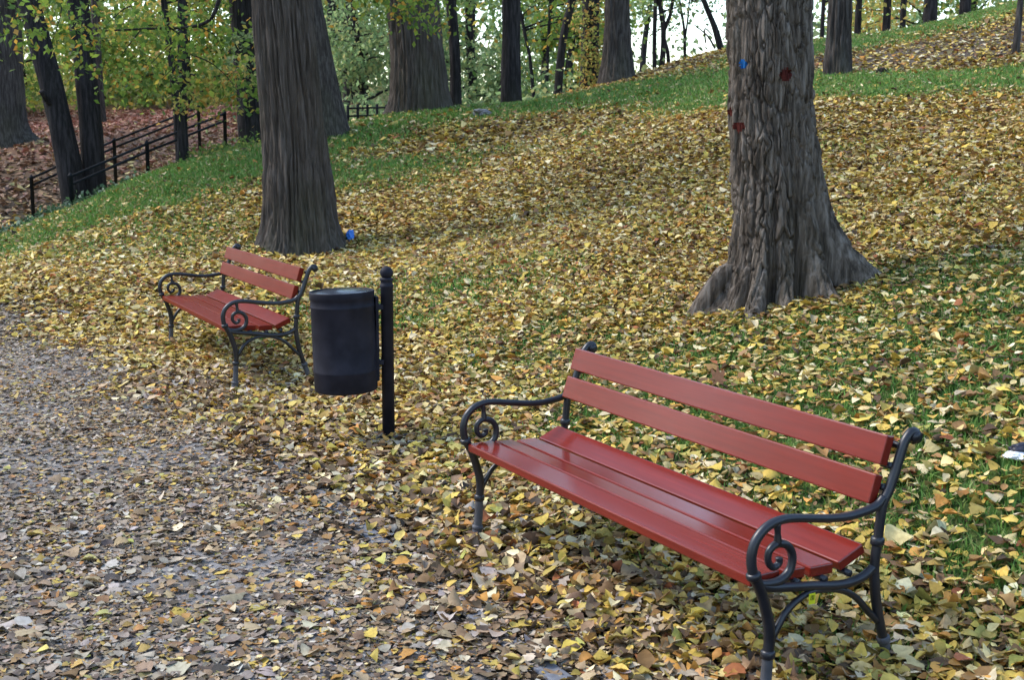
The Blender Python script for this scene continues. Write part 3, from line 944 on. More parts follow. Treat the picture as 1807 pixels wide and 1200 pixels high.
lv = [spray([at(690, 0, 21), at(735, 12, 21), at(640, -5, 21), at(770, 40, 21.3), at(715, 25, 20.8), at(755, -5, 21)], 0.24, 460, (0.08, 0.13), PAL_YG, 0.6)]
plain('massive ridged trunk standing on the crest above the litter bin', (742, 195, 23.8), [(737, 100, 23.8), (728, 0, 23.8)], [0.53, 0.495, 0.475, 0.46, 0.38], 'bark_furrow',
      dict(n=2500, sig=0.7, size=(0.09, 0.15), pal=PAL_YG), (0.75, 9, 3.5, 0.25, 0.12), segs=200, rings=170, seed=31, flare=0.08, flare_h=0.4, bark=bark_furrow, extra_leaves=lv,
      lobes=[(rad(200), .16, .35, .2), (rad(-10), .08, .4, .25)])
plain('narrow dark trunk touching the right side of the massive ridged one', (804, 193, 24.8), [(803, 100, 24.8), (796, 0, 24.8)], [0.11, 0.10, 0.098, 0.09, 0.06], 'bark_dark',
      dict(n=1200, sig=0.6, size=(0.09, 0.14), pal=PAL_GREEN), (0.7, 6, 2.2, 0.2, 0.04), seed=32)
plain('dark straight trunk alone on the crest above the near bench', (902, 189, 24.8), [(902, 100, 24.8), (902, 0, 24.8)], [0.185, 0.175, 0.18, 0.17, 0.12], 'bark_dark',
      dict(n=1500, sig=0.6, size=(0.09, 0.14), pal=PAL_YG), (0.75, 7, 2.6, 0.2, 0.06), seed=33)
plain('thin dark trunk leaning right between the crest trees', (982, 160, 29), [(992, 80, 29), (1009, 0, 29)], [0.095, 0.09, 0.085, 0.08, 0.05], 'bark_dark',
      dict(n=1300, sig=0.7, size=(0.1, 0.16), pal=PAL_YG), (0.6, 6, 2.4, 0.2, 0.03), seed=34)
ivy = spray([at(1042, 145, 26.6), at(1050, 110, 26.6), at(1032, 90, 26.6), at(1045, 70, 26.6), at(1030, 30, 26.7), at(1050, 20, 26.7)], 0.17, 850, (0.06, 0.10), PAL_YEL, 1.2)
plain('trunk clothed in yellowing creeper leaves on the crest', (1040, 161, 27), [(1041, 100, 27), (1043, 0, 27)], [0.19, 0.18, 0.175, 0.16, 0.12], 'bark_dark',
      dict(n=1300, sig=0.6, size=(0.09, 0.14), pal=PAL_YG), (0.75, 6, 2.4, 0.2, 0.05), seed=35, extra_leaves=[ivy])
plain('brown ribbed trunk with a widening foot next to the creeper covered one', (1087, 134, 26), [(1089, 60, 26), (1090, 0, 26)], [0.31, 0.255, 0.25, 0.24, 0.18], 'bark_far',
      dict(n=1300, sig=0.6, size=(0.09, 0.14), pal=PAL_YG), (0.8, 7, 2.6, 0.2, 0.06), seed=36, flare=0.3, segs=90, rings=80, bark=bark_furrow)
plain('young dark stem against the white sky, left of three', (1156, 122, 31), [(1155, 60, 31), (1157, 0, 31)], [0.055, 0.05, 0.048, 0.04, 0.03], 'bark_dark',
      dict(n=1400, sig=0.6, size=(0.08, 0.13), pal=PAL_TEAL), (0.25, 9, 1.9, 0.3, 0.02), seed=37)
fk = [twig([at(1172, 52, 31), at(1184, 20, 31), at(1190, -30, 31)], 0.05, 0.03), twig([at(1170, 60, 31), at(1178, 90, 31), at(1180, 118, 31)], 0.04, 0.05)]
plain('forked dark young tree against the white sky', (1165, 121, 31), [(1171, 60, 31), (1164, 0, 31)], [0.07, 0.062, 0.06, 0.05, 0.03], 'bark_dark',
      dict(n=1300, sig=0.6, size=(0.08, 0.13), pal=PAL_TEAL), (0.3, 9, 1.8, 0.4, 0.02), seed=38, extra_tubes=fk)
fk = [twig([at(1209, 66, 31), at(1214, 30, 31), at(1218, -20, 31)], 0.025, 0.015)]
plain('thinnest bare sapling in the middle of the white sky gap', (1208, 106, 31), [(1208, 60, 31), (1199, 0, 31)], [0.036, 0.032, 0.03, 0.025, 0.02], 'bark_dark', None, (0.6, 5, 1.4, 0.8, 0.012), seed=39, extra_tubes=fk)
fk = [twig([at(1245, 75, 29), at(1244, 50, 29), at(1258, 62, 29)], 0.02, 0.012), twig([at(1262, 85, 29), at(1248, 62, 29), at(1224, 42, 29)], 0.025, 0.01)]
plain('bare sapling leaning left beside the stout flaking trunk', (1277, 92, 29), [(1262, 50, 29), (1242, 0, 29)], [0.075, 0.065, 0.06, 0.05, 0.03], 'bark_dark',
      dict(n=900, sig=0.5, size=(0.08, 0.13), pal=PAL_TEAL), (0.3, 9, 1.7, 0.4, 0.02), seed=40, extra_tubes=fk)
plain('brown trunk on bare soil in the grass right of the stout flaking one', (1476, 134, 20), [(1479, 70, 20), (1483, 0, 20)], [0.185, 0.165, 0.15, 0.145, 0.11], 'bark_far',
      dict(n=1300, sig=0.6, size=(0.09, 0.14), pal=PAL_YEL), (0.8, 7, 2.4, 0.2, 0.06), seed=41, flare=0.35, segs=80, rings=80, bark=bark_furrow)
plain('thin pale stem at the right edge of the upper slope', (1791, 112, 20), [(1795, 60, 20), (1801, 0, 20)], [0.052, 0.046, 0.042, 0.04, 0.03], 'bark_far',
      dict(n=600, sig=0.5, size=(0.08, 0.13), pal=PAL_YG), (0.75, 5, 1.8, 0.4, 0.02), seed=42)
for k, (px, py, D, w, lab) in enumerate([(1449, 78, 34, 0.06, 'far thin dark stem between the stout trunk and the brown one'), (1512, 66, 36, 0.10, 'far dark stem just right of the brown trunk on the slope'),
                                          (1563, 58, 36, 0.12, 'far dark trunk among yellow leaves on the skyline'), (1592, 50, 38, 0.10, 'second far dark trunk among yellow leaves on the skyline'),
                                          (1640, 42, 33, 0.18, 'dark trunk at the top of the right hand slope'), (1702, 26, 34, 0.15, 'rightmost dark trunk on the skyline of the slope'),
                                          (948, 158, 33, 0.05, 'slanting bare stem in the thicket beyond the crest'), (963, 156, 33, 0.05, 'upright bare stem in the thicket beyond the crest')]):
    lean = -12 if k == 6 else 3
    plain(lab, (px, py + 6, D), [(px + lean, py - 50, D), (px + 2*lean, py - 110, D)], [w, w*.92, w*.85, w*.7, w*.5], 'bark_dark',
          dict(n=900, sig=0.9, size=(0.12, 0.2), pal=PAL_YEL if k < 4 else PAL_YG), (0.35, 7, 2.8, 0.2, 0.03), seed=50 + k, segs=12, rings=16)

# ---- leafy trees and bushes further off
far_trees = [  # px, D, height, spread, palette, leaf count, label
    (-60, 44, 9, 3.2, PAL_GREEN, 5000, 'dark green tree at the far left behind the broad grey one'),
    (70, 52, 10, 3.2, PAL_YEL, 5000, 'golden tree on the far slope between the leaning trunks'),
    (200, 48, 9, 3.0, PAL_YG, 6500, 'lime and yellow tree on the far slope left of the slim young one'),
    (275, 60, 12, 3.6, PAL_YEL, 6000, 'tall golden tree highest on the far slope'),
    (345, 46, 8, 2.6, PAL_YG, 6000, 'yellow green bushy tree behind the upper end of the railing'),
    (420, 56, 11, 3.2, PAL_YG, 5000, 'yellow green tree behind the dark straight trunk on the left'),
    (640, 44, 8, 2.4, PAL_TEAL, 6000, 'pale green hazy tree left of the massive ridged trunk'),
    (600, 62, 12, 3.6, PAL_TEAL, 5000, 'tall blue green tree beyond the undergrowth'),
    (700, 56, 11, 3.2, PAL_GREEN, 5000, 'green tree behind the massive ridged trunk'),
    (845, 40, 9, 2.3, PAL_TEAL, 8000, 'blue green leafy tree filling the gap left of the lone dark trunk'),
    (830, 60, 12, 3.4, PAL_GREEN, 6000, 'tall green tree far behind the crest'),
    (655, 36, 4.5, 1.8, PAL_TEAL, 5000, 'low pale green bush between the hazy stems and the massive trunk'),
    (560, 50, 9, 2.6, PAL_GREEN, 4500, 'green tree seen beside the thick furrowed trunk'),
    (765, 42, 5, 2.0, PAL_TEAL, 3500, 'low pale bush behind the foot of the massive ridged trunk'),
    (875, 37, 4, 1.6, PAL_TEAL, 4500, 'low blue green bush behind the lone dark trunk'),
    (1000, 36, 4, 1.6, PAL_YG, 3500, 'low yellow green bush behind the leaning thin trunk'),
    (960, 42, 8, 2.2, PAL_YG, 5500, 'yellow green bushy tree right of the lone dark trunk'),
    (1010, 58, 12, 3.0, PAL_TEAL, 4500, 'tall pale tree behind the creeper covered trunk'),
    (1125, 48, 9, 1.5, PAL_TEAL, 1800, 'thin leaved tree at the left edge of the white sky gap'),
    (1500, 50, 11, 2.6, PAL_YEL, 3200, 'golden tree beyond the skyline right of the stout trunk'),
    (1590, 46, 10, 2.6, PAL_YEL, 4200, 'orange and yellow tree on the skyline of the slope'),
    (1690, 44, 10, 2.6, PAL_GREEN, 5000, 'dark green tree above the right hand slope'),
    (1800, 42, 10, 2.8, PAL_TEAL, 5000, 'blue green tree at the top right corner'),
]
for k, (px, D, H, S, pal, cnt, lab) in enumerate(far_trees):
    bb = on_ground(px, 600, D)
    rg = np.random.default_rng(300 + k)
    topp = up(bb, H*0.8, rg.uniform(-.6, .6), rg.uniform(-.6, .6))
    midp = (bb + topp)/2 + rg.normal(0, .15, 3)
    cnt = int(cnt*(0.62 if px > 480 else 0.78))
    tips, tubes = [], []
    for q in range(16):
        f = rg.uniform(0.12, 1)
        p0 = bb*(1-f) + topp*f
        a = rg.uniform(0, 6.283)
        L = S*rg.uniform(0.45, 1.0)*(1 - 0.4*f)
        p2 = p0 + np.array([math.cos(a)*L, math.sin(a)*L, rg.uniform(-.15, .45)*L])
        tubes.append(tube(smooth_path([p0, (p0+p2)/2 + np.array([0, 0, .12*L]), p2], 3), np.linspace(0.05*(1.2-f), 0.012, 7), 5))
        tips += [p2, p0*.35 + p2*.65, p2 + rg.normal(0, .35, 3)]
    pos = blobs(tips, S*0.17, cnt, 0.75)
    lv = quad_leaves(pos, R.uniform(0.13, 0.26, cnt)*(D/50), pick(pal, cnt, 0.22, 1.2))
    tree('leafy_tree', lab, [bb, midp, topp], [0.16, 0.12, 0.04], 'bark_dark', 10, 14, 0.1, seed=300 + k, extra_tubes=tubes, extra_leaves=[lv])

# the wood far behind: reads as one mass, with gaps of sky
cnt = 26000
az = R.uniform(-0.62, 0.62, cnt)
dd = R.uniform(68, 100, cnt)
wx, wy = dd*np.sin(az), dd*np.cos(az)
wz = height(wx, wy)
hh = R.random(cnt)**1.25*(9 + 7*noise(az*14, az*0, seed=71))
dens = noise(az*30, hh*0.5, dd*0.1, 72)
pxw = 903 + FOCAL*np.tan(az)
gap = np.exp(-0.5*((pxw - 1195)/52)**2)
keepw = (dens > 0.29 + 0.85*gap) | ((hh < 1.6) & (R.random(cnt) < 0.7))
P3 = np.stack([wx, wy, wz + hh], 1)[keepw]
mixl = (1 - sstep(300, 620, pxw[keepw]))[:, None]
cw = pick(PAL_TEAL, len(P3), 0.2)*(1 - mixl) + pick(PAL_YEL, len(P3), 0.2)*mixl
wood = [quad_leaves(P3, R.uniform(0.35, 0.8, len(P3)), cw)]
# it goes on unseen round the left of the path and behind, nearer there, with its stems
cnt = 26000  # out of view, added to darken what the bench backs reflect
stems = R.uniform(-2.9, -0.66, 95)
sdist_ = R.uniform(26, 60, 95)
sxy = np.stack([sdist_*np.sin(stems), sdist_*np.cos(stems)], 1)
sz = height(sxy[:, 0], sxy[:, 1])
k = R.integers(0, 95, cnt)
hh = 0.2 + R.random(cnt)**1.25*(12 + 5*R.random(95)[k])
wp = np.concatenate([sxy[k] + R.normal(0, 1.7, (cnt, 2)), (sz[k] + hh)[:, None]], 1)
wood.append(quad_leaves(wp, R.uniform(0.35, 0.75, cnt), pick(PAL_GREEN, cnt, 0.25, 0.7)))  # leaf colour darkened to dim these trees in the bench reflections
for q in range(95):
    p = np.array([*sxy[q], sz[q]])
    v, qq, tt = tube([p - [0, 0, .3], p + [R.normal(0, .2), R.normal(0, .2), 6], p + [R.normal(0, .5), R.normal(0, .5), 13]], [0.24, 0.17, 0.06], 7, caps=False)
    wood.append((v, qq, np.tile([0.045, 0.04, 0.038], (len(v), 1))))
v, q, c = merge(wood)
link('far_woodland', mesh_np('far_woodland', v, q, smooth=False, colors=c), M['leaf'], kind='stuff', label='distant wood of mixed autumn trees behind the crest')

# undergrowth just beyond the crest and ground cover by the railing
def low_plants(name, label, pts, sig, n, size, pal, hgt):
    p = blobs([np.array(on_ground(*q)) for q in pts], sig, n, 0.0)
    p[:, 2] = height(p[:, 0], p[:, 1]) + np.abs(R.normal(0, hgt, n)) + 0.02
    v, q, c = quad_leaves(p, R.uniform(*size, n), pick(pal, n))
    return link(name, mesh_np(name, v, q, smooth=False, colors=c), M['leaf'], kind='stuff', label=label)

PAL_IVY = [(4, (0.05, 0.10, 0.045)), (3, (0.10, 0.17, 0.09)), (2, (0.24, 0.31, 0.23)), (1, (0.03, 0.06, 0.03))]
low_plants('ground_cover', 'low pale variegated plants along the foot of the railing', [(60, 395, 18.3), (100, 382, 18.4), (150, 362, 18.9), (190, 350, 19.2), (20, 405, 18.2), (-30, 410, 18)], 0.26, 2000, (0.05, 0.09), PAL_IVY, 0.065)
low_plants('weeds', 'green weeds at the crest below the upper railing posts', [(345, 276, 20.3), (375, 266, 20.8), (405, 262, 21.1), (440, 262, 21.2)], 0.26, 700, (0.05, 0.10), PAL_GREEN, 0.10)
low_plants('undergrowth', 'hazy low undergrowth beyond the crest', [(620, 200, 31), (660, 200, 33), (700, 200, 34), (590, 210, 30), (840, 190, 31), (870, 190, 33), (930, 180, 31), (960, 175, 31), (1000, 165, 31), (1130, 140, 32), (1220, 110, 33), (1260, 100, 33)],
           0.9, 9000, (0.1, 0.2), PAL_TEAL, 0.42)

low_plants('scrub', 'golden and green scrub on the far slope at the left', [(px, 200, D) for px, D in zip(range(-120, 440, 20), [46, 52, 58, 48, 55, 50, 60, 47, 53, 57, 49, 54, 46, 59, 51, 56, 48, 53, 60, 47, 55, 50, 58, 49, 54, 46, 57, 52])],
           1.1, 8000, (0.14, 0.28), PAL_YEL + PAL_YG + PAL_GREEN, 0.7)

# ------------------------------------------------------------------ railings beside the hidden steps
def railing(label, posts, gap=0.17, rail_h=(0.05, 0.17)):
    tops = [at(*p) for p in posts]
    b0 = tops[0].copy()
    b0[2] = gz(*b0[:2])
    root = empty('stair_railing', b0, label, 'railing', 'railings beside the steps')
    for t in tops:
        zb = gz(t[0], t[1])
        v, q, c = lathe([(0.001, zb - .3), (0.032, zb - .3), (0.032, t[2] - .05), (0.038, t[2] - .045), (0.038, t[2] - .03), (0.026, t[2] - .02), (0.018, t[2]), (0.001, t[2] + .012)], 12, t[:2])
        link('post', mesh_np('post', v - b0, q), M['rail'], root)
    for a, b_ in zip(tops[:-1], tops[1:]):
        for dz in rail_h:
            v, q, c = tube([a - [0, 0, dz], (a + b_)/2 - [0, 0, dz], b_ - [0, 0, dz]], 0.021, 10)
            link('rail', mesh_np('rail', v - b0, [q, c]), M['rail'], root)
    return root

railing('nearer dark railing of three posts and paired handrails', [(124, 305, 18.6), (259, 248, 20.3), (396, 195, 22.2)])
railing('further dark railing rising behind the leaning trunks', [(55, 309, 21.4), (201, 243, 23.0), (350, 184, 24.8)])
p0, p1 = on_ground(614, 212, 26.5), on_ground(682, 205, 27.5)
b0 = p0.copy()
fr = empty('low_fence', b0, 'low dark fence peeping over the crest left of the massive ridged trunk', 'fence')
for f in np.linspace(0, 1, 5):
    p = p0*(1-f) + p1*f
    zb = gz(*p[:2])
    v, q, c = lathe([(0.001, zb - .2), (0.03, zb - .2), (0.03, zb + .55), (0.001, zb + .57)], 10, p[:2])
    link('post', mesh_np('post', v - b0, q), M['rail'], fr)
for h in (0.18, 0.34, 0.50):
    a, b_ = p0.copy(), p1.copy()
    a[2], b_[2] = gz(*a[:2]) + h, gz(*b_[:2]) + h
    v, q, c = tube([a, (a + b_)/2, b_], 0.02, 8)
    link('rail', mesh_np('rail', v - b0, [q, c]), M['rail'], fr)

# ------------------------------------------------------------------ benches
PLANK = 1.956
def side_curve(pts, x, r, n=8, sides=12, close_ball=None):
    P = smooth_path([(x, u, v_) for u, v_ in pts], n)
    return tube(P, r if np.isscalar(r) else np.interp(np.linspace(0, 1, len(P)), np.linspace(0, 1, len(r)), r), sides)

def ring_at(x, u, v_, du, dv, r, w):
    """a collar round a bar at (u, v) running in direction (du, dv)"""
    d = np.array([0, du, dv])/math.hypot(du, dv)
    c = np.array([x, u, v_])
    prof = [(-w, r*0.82), (-w*0.6, r), (w*0.6, r), (w, r*0.82)]
    return tube([c + d*t for t, _ in prof], [q for _, q in prof], 14)

def make_bench(wood):
    root = empty('park_bench', (0, 0, 0), 'bench', 'bench', 'red park benches with black iron ends')
    for (u, v_, w, ang) in [(0.038, 0.434, 0.120, 0.03), (0.158, 0.430, 0.090, -0.05), (0.274, 0.423, 0.098, 0.0), (0.402, 0.446, 0.116, 0.42)]:
        link('seat_plank', bevel_box('seat_plank', (PLANK, w, 0.036), (0, u, v_), ang, 0.005), wood, root)
    ang = math.atan2(0.097, 0.029)
    for (u0, v0, u1, v1) in [(0.505, 0.747, 0.534, 0.844), (0.463, 0.620, 0.492, 0.717)]:
        nx_, ny_ = math.sin(ang), -math.cos(ang)          # towards the back
        cu, cv = (u0 + u1)/2 + nx_*0.018, (v0 + v1)/2 + ny_*0.018
        link('back_plank', bevel_box('back_plank', (PLANK, 0.101, 0.036), (0, cu, cv), ang, 0.005), wood, root)
    for s in (-1, 1):
        x = s*(PLANK/2 + 0.018)
        rail = [side_curve([(-0.012, 0.432), (0.03, 0.412), (0.119, 0.398), (0.214, 0.386), (0.311, 0.371), (0.38, 0.369), (0.44, 0.381), (0.482, 0.405)], x, 0.0155)]
        for u, v_ in [(0.04, 0.404), (0.16, 0.400), (0.275, 0.392), (0.38, 0.395)]:      # lugs that carry the planks
            rail.append(tube([(x, u, v_ + 0.005), (x - s*0.05, u, v_ + 0.005)], 0.012, 8))
        V, F = join(rail)
        fr_ = link('end_frame', mesh_np('end_frame', V, F), M['iron'], root)
        def sub(name, parts, mat='iron'):
            V, F = join(parts)
            return link(name, mesh_np(name, V, F), M[mat], fr_)
        sub('armrest', [side_curve([(0.512, 0.640), (0.483, 0.616), (0.434, 0.604), (0.356, 0.597), (0.278, 0.602), (0.201, 0.613), (0.116, 0.625), (0.061, 0.623), (0.017, 0.608),
                                    (-0.018, 0.576), (-0.034, 0.535), (-0.034, 0.498), (-0.024, 0.455)], x, [0.0155, 0.0150, 0.0145, 0.0145, 0.0155, 0.0165, 0.0165])])
        sub('leg', [side_curve([(-0.024, 0.460), (0.004, 0.411), (0.025, 0.355), (0.044, 0.291), (0.050, 0.237), (0.046, 0.185)], x, [0.019, 0.018, 0.019, 0.018]),
                    ring_at(x, -0.024, 0.459, 0.3, -1, 0.024, 0.012), ring_at(x, 0.046, 0.188, -0.05, -1, 0.024, 0.014)])
        sub('foot', [side_curve([(0.046, 0.185), (0.043, 0.12), (0.038, 0.06), (0.03, 0.012), (0.027, -0.04)], x, [0.018, 0.0185, 0.020, 0.026, 0.030]),
                     ring_at(x, 0.036, 0.05, -0.15, -1, 0.026, 0.01)], 'iron_foot')
        sub('back_post', [side_curve([(0.628, 0.822), (0.645, 0.826), (0.640, 0.845), (0.618, 0.846), (0.594, 0.820), (0.576, 0.774), (0.556, 0.715), (0.535, 0.664), (0.514, 0.628), (0.505, 0.59),
                                      (0.498, 0.514), (0.490, 0.446), (0.488, 0.391), (0.496, 0.326), (0.509, 0.261), (0.529, 0.193), (0.545, 0.145)], x,
                                     [0.017, 0.017, 0.016, 0.017, 0.0175, 0.0165, 0.0165, 0.0175, 0.0175, 0.0165]),
                          tube([(x - 0.021, 0.634, 0.833), (x + 0.021, 0.634, 0.833)], 0.020, 14),
                          ring_at(x, 0.495, 0.493, -0.1, -1, 0.0235, 0.015)]
                       + [tube([(x, u, v_), (x - s*0.055, u - 0.01, v_ + 0.003)], 0.012, 8) for u, v_ in ((0.562, 0.735), (0.595, 0.80), (0.516, 0.62), (0.535, 0.665))])
        sub('foot', [side_curve([(0.545, 0.145), (0.556, 0.115), (0.575, 0.06), (0.594, 0.01), (0.605, -0.04)], x, [0.0175, 0.018, 0.020, 0.025, 0.028]),
                     ring_at(x, 0.547, 0.142, 0.35, -1, 0.023, 0.013)], 'iron_foot')
        sub('scroll', [side_curve([(-0.008, 0.430), (0.035, 0.423), (0.085, 0.427), (0.122, 0.455), (0.130, 0.500), (0.108, 0.537), (0.068, 0.549), (0.036, 0.532), (0.032, 0.497), (0.053, 0.474), (0.076, 0.484), (0.076, 0.503)],
                                  x, [0.014, 0.0145, 0.014, 0.0135, 0.012, 0.011, 0.012]),
                       side_curve([(0.062, 0.615), (0.066, 0.585), (0.068, 0.550)], x, [0.013, 0.010, 0.014])])
        sub('brace', [side_curve([(0.052, 0.225), (0.080, 0.270), (0.114, 0.316), (0.165, 0.350), (0.22, 0.366), (0.29, 0.362), (0.352, 0.347), (0.414, 0.310), (0.468, 0.255), (0.512, 0.215)], x, [0.013, 0.0115, 0.011, 0.0115, 0.013])])
    return root

bench = make_bench(M['red_wood'])
bench['label'] = 'glossy red slatted bench with black iron scroll arms, the nearer one'
far_bench = copy_tree(bench)
far_bench['label'] = 'weathered red bench beside the litter bin, below the thick furrowed trunk'
for ch in far_bench.children:
    if ch.name.startswith(('seat_plank', 'back_plank')):
        ch.data = ch.data.copy()
        ch.data.materials.clear()
        ch.data.materials.append(M['worn_wood'])
def put_bench(o, x, y, z, yaw, tilt):
    o.location = (x, y, z)
    o.rotation_euler = (0, -tilt, yaw)
put_bench(bench, 0.2922, 4.6660, CAM_Z - 1.76595, -1.06825, -0.00942)
put_bench(far_bench, -2.4443, 9.6203, CAM_Z - 1.68081, -1.08802, -0.00782)
# the yellow inventory sticker under the nearer iron end
st = link('sticker', bevel_box('sticker', (0.002, 0.026, 0.036), (PLANK/2 + 0.035, 0.205, 0.350), 0, 0.0005, 1), M['tag_yellow'], bench)
for k in (-1, 0, 1):
    link('print_line', bevel_box('print_line', (0.002, 0.0025, 0.016), (PLANK/2 + 0.0366, 0.205 + k*0.006, 0.354), 0, 0.0003, 1), M['tag_print'], st)

# ------------------------------------------------------------------ litter bin on its post
pb = at(686, 776, 7.35)
pb[2] = gz(*pb[:2])
b_ = empty('litter_bin', pb, 'dark blue black round litter bin hung on a ball topped post', 'litter bin')
H = at(680, 470, 7.35)[2] - pb[2]
def part_l(name, prof, mat, segs=40, centre=(0, 0), parent=None):
    v, q, c = lathe(prof, segs, centre)
    o = link(name, mesh_np(name, v, q), M[mat], parent or b_)
    return o
part_l('post', [(0.001, -.3), (0.037, -.3), (0.037, H - .125), (0.041, H - .120), (0.041, H - .108), (0.036, H - .104), (0.036, H - .084), (0.040, H - .080), (0.040, H - .070), (0.020, H - .062), (0.001, H - .06)], 'bin', 24)
fin = [(0.018, H - .066)] + [(0.039*math.sin(a), H - .036 - 0.037*math.cos(a)) for a in np.linspace(0.5, math.pi - 0.02, 14)]
part_l('finial', fin, 'bin', 24)
foot = link('base_plate', bevel_box('base_plate', (0.24, 0.17, 0.03), (0.03, 0.01, 0.012), 0, 0.006), M['iron_foot'], b_)
foot.rotation_euler = (0, 0.03, 0.3)
bc = at(607, 600, 7.28)
cx, cy = bc[0] - pb[0], bc[1] - pb[1]
zt, zb = at(607, 513, 7.28)[2] - pb[2], at(607, 689, 7.28)[2] - pb[2]
rb = 0.184
can = link('container', None, None, b_)
v, q, c = lathe([(0.001, zb + .004), (rb - .02, zb), (rb - .004, zb + .006), (rb, zb + .014), (rb, zb + .115), (rb + .0015, zb + .118), (rb + .0015, zb + .128), (rb, zb + .131),
                 (rb, zt - .095), (rb + .002, zt - .092), (rb + .002, zt - .082), (rb, zt - .079), (rb, zt - .045), (rb + .004, zt - .040), (rb + .004, zt - .006), (rb + .003, zt), (rb - .006, zt), (rb - .008, zt - .012)], 64)
can.data = None
bpy.data.objects.remove(can)
can = link('container', mesh_np('container', v - [0, 0, (zt+zb)/2], q), M['bin'], b_)
can.location = (cx, cy, (zt + zb)/2)
can.rotation_euler = (0, rad(-1.6), 0)
v, q, c = lathe([(rb - .008, zt - .010), (rb - .03, zt - .004), (rb*.6, zt + .006), (rb*.3, zt + .010), (0.001, zt + .011)], 64)
link('lid', mesh_np('lid', v - [0, 0, (zt+zb)/2], q), M['bin_lid'], can)
dx, dy = -cx, -cy
dl = math.hypot(dx, dy)
for z in (zt - 0.10, zb + 0.16):
    br = link('bracket', bevel_box('bracket', (dl - rb + 0.02, 0.05, 0.03), bev=0.004), M['bin'], b_)
    br.location = (cx + dx/dl*(rb + (dl - rb)/2), cy + dy/dl*(rb + (dl - rb)/2), z)
    br.rotation_euler = (0, 0, math.atan2(dy, dx))
pl = link('mounting_plate', bevel_box('mounting_plate', (0.02, 0.09, zt - zb - 0.09), bev=0.004), M['bin'], b_)
pl.location = (cx + dx/dl*(rb + 0.006), cy + dy/dl*(rb + 0.006), (zt + zb)/2 + 0.01)
pl.rotation_euler = (0, 0, math.atan2(dy, dx))

# ------------------------------------------------------------------ litter and stones
def crumple(name, label, cat, px, py, D, size, mat, seed, squash=0.6, parent=None, off=(0, 0, 0)):
    bm = bmesh.new()
    bmesh.ops.create_icosphere(bm, subdivisions=4, radius=1)
    co = np.array([v.co[:] for v in bm.verts])
    k = 1 + 0.9*(noise(co[:, 0]*1.7 + seed, co[:, 1]*1.7, co[:, 2]*1.7, seed) - 0.5) + 0.55*np.abs(noise(co[:, 0]*4 + seed, co[:, 1]*4, co[:, 2]*4, seed+1) - 0.5)
    co = co*k[:, None]*np.array(size)
    for v, c in zip(bm.verts, co):
        v.co = c
    me = bpy.data.meshes.new(name)
    bm.to_mesh(me)
    bm.free()
    o = link(name, me, M[mat], parent, label=label, cat=cat)
    if parent is None:
        p = at(px, py, D)
        o.location = (p[0], p[1], gz(*p[:2]) + size[2]*0.7)
    else:
        o.location = off
    return o

crumple('plastic_bag', 'bright blue crumpled plastic bag at the foot of the thick furrowed trunk', 'litter', 618, 404, 15.0, (0.045, 0.04, 0.075), 'blue_plastic', 3)
crumple('paper_scrap', 'small white scrap on the leaves between the litter bin and the near bench', 'litter', 834, 678, 9.0, (0.035, 0.028, 0.012), 'white_plastic', 4)
crumple('paper_scrap', 'tiny white scrap just left of the near bench arm', 'litter', 786, 776, 7.4, (0.028, 0.02, 0.010), 'white_plastic', 5)
wr = crumple('snack_wrapper', 'white and black crumpled wrapper at the right edge of the slope', 'litter', 1797, 806, 5.35, (0.055, 0.05, 0.024), 'white_plastic', 6)
crumple('print_patch', None, None, 0, 0, 0, (0.050, 0.040, 0.022), 'black_plastic', 9, parent=wr, off=(0.022, 0.01, 0.028))
crumple('stone', 'flat grey stone in the grass right of the massive ridged trunk', 'stone', 852, 207, 22.5, (0.16, 0.12, 0.07), 'stone', 7)
crumple('stone', 'small dark stone on the grass strip right of the brown trunk', 'stone', 1556, 134, 19.3, (0.09, 0.08, 0.06), 'bark_dark', 8)

# ------------------------------------------------------------------ grass
def scatter(n, x0, x1, y0, y1):
    return R.uniform(x0, x1, n), R.uniform(y0, y1, n)

def in_view(x, y, z, m=60):
    a, b, f = project(np.stack([x, y, z], 1))
    return (a > -m) & (a < 1807 + m) & (b > -m) & (b < 1200 + m) & (y > 0.5)

blades = []
for (n, x0, x1, y0, y1, hmin, hmax, wd) in [(130000, -0.5, 5.5, 3.5, 10.5, 0.025, 0.065, 0.0045), (230000, -9, 9, 10, 19.5, 0.045, 0.085, 0.0085), (160000, -6, 14, 16.5, 29, 0.055, 0.11, 0.0135)]:
    x, y = scatter(n, x0, x1, y0, y1)
    keepg = R.random(n) < grass_mask(x, y)**0.8*np.where(y < 10, 1.25, 1.3)
    x, y = x[keepg], y[keepg]
    z = height(x, y)
    k = in_view(x, y, z)
    x, y, z = x[k], y[k], z[k]
    n = len(x)
    h, a = R.uniform(hmin, hmax, n), R.uniform(0, 2*np.pi, n)
    lean = np.abs(R.normal(0, 0.8, n))*h
    la = R.uniform(0, 2*np.pi, n)
    w = wd*R.uniform(0.7, 1.3, n)
    base_ = np.stack([x, y, z - 0.005], 1)
    side = np.stack([np.cos(a)*w, np.sin(a)*w, 0*w], 1)
    tip = base_ + np.stack([np.cos(la)*lean, np.sin(la)*lean, h], 1)
    mid = base_ + np.stack([np.cos(la)*lean*.3, np.sin(la)*lean*.3, h*.6], 1)
    P = np.stack([base_ - side, base_ + side, mid + side*.8, tip, mid - side*.8], 1)
    c = pick([(5, (0.11, 0.235, 0.045)), (4, (0.15, 0.28, 0.055)), (2, (0.23, 0.31, 0.08)), (1.5, (0.34, 0.31, 0.13))], n)
    V = P.reshape(-1, 3)
    off = np.arange(n)[:, None]*5
    blades.append((V, off + np.array([0, 1, 2, 4]), off + np.array([4, 2, 3]), np.repeat(c, 5, 0)))
V, Q, T, C, o_ = [], [], [], [], 0
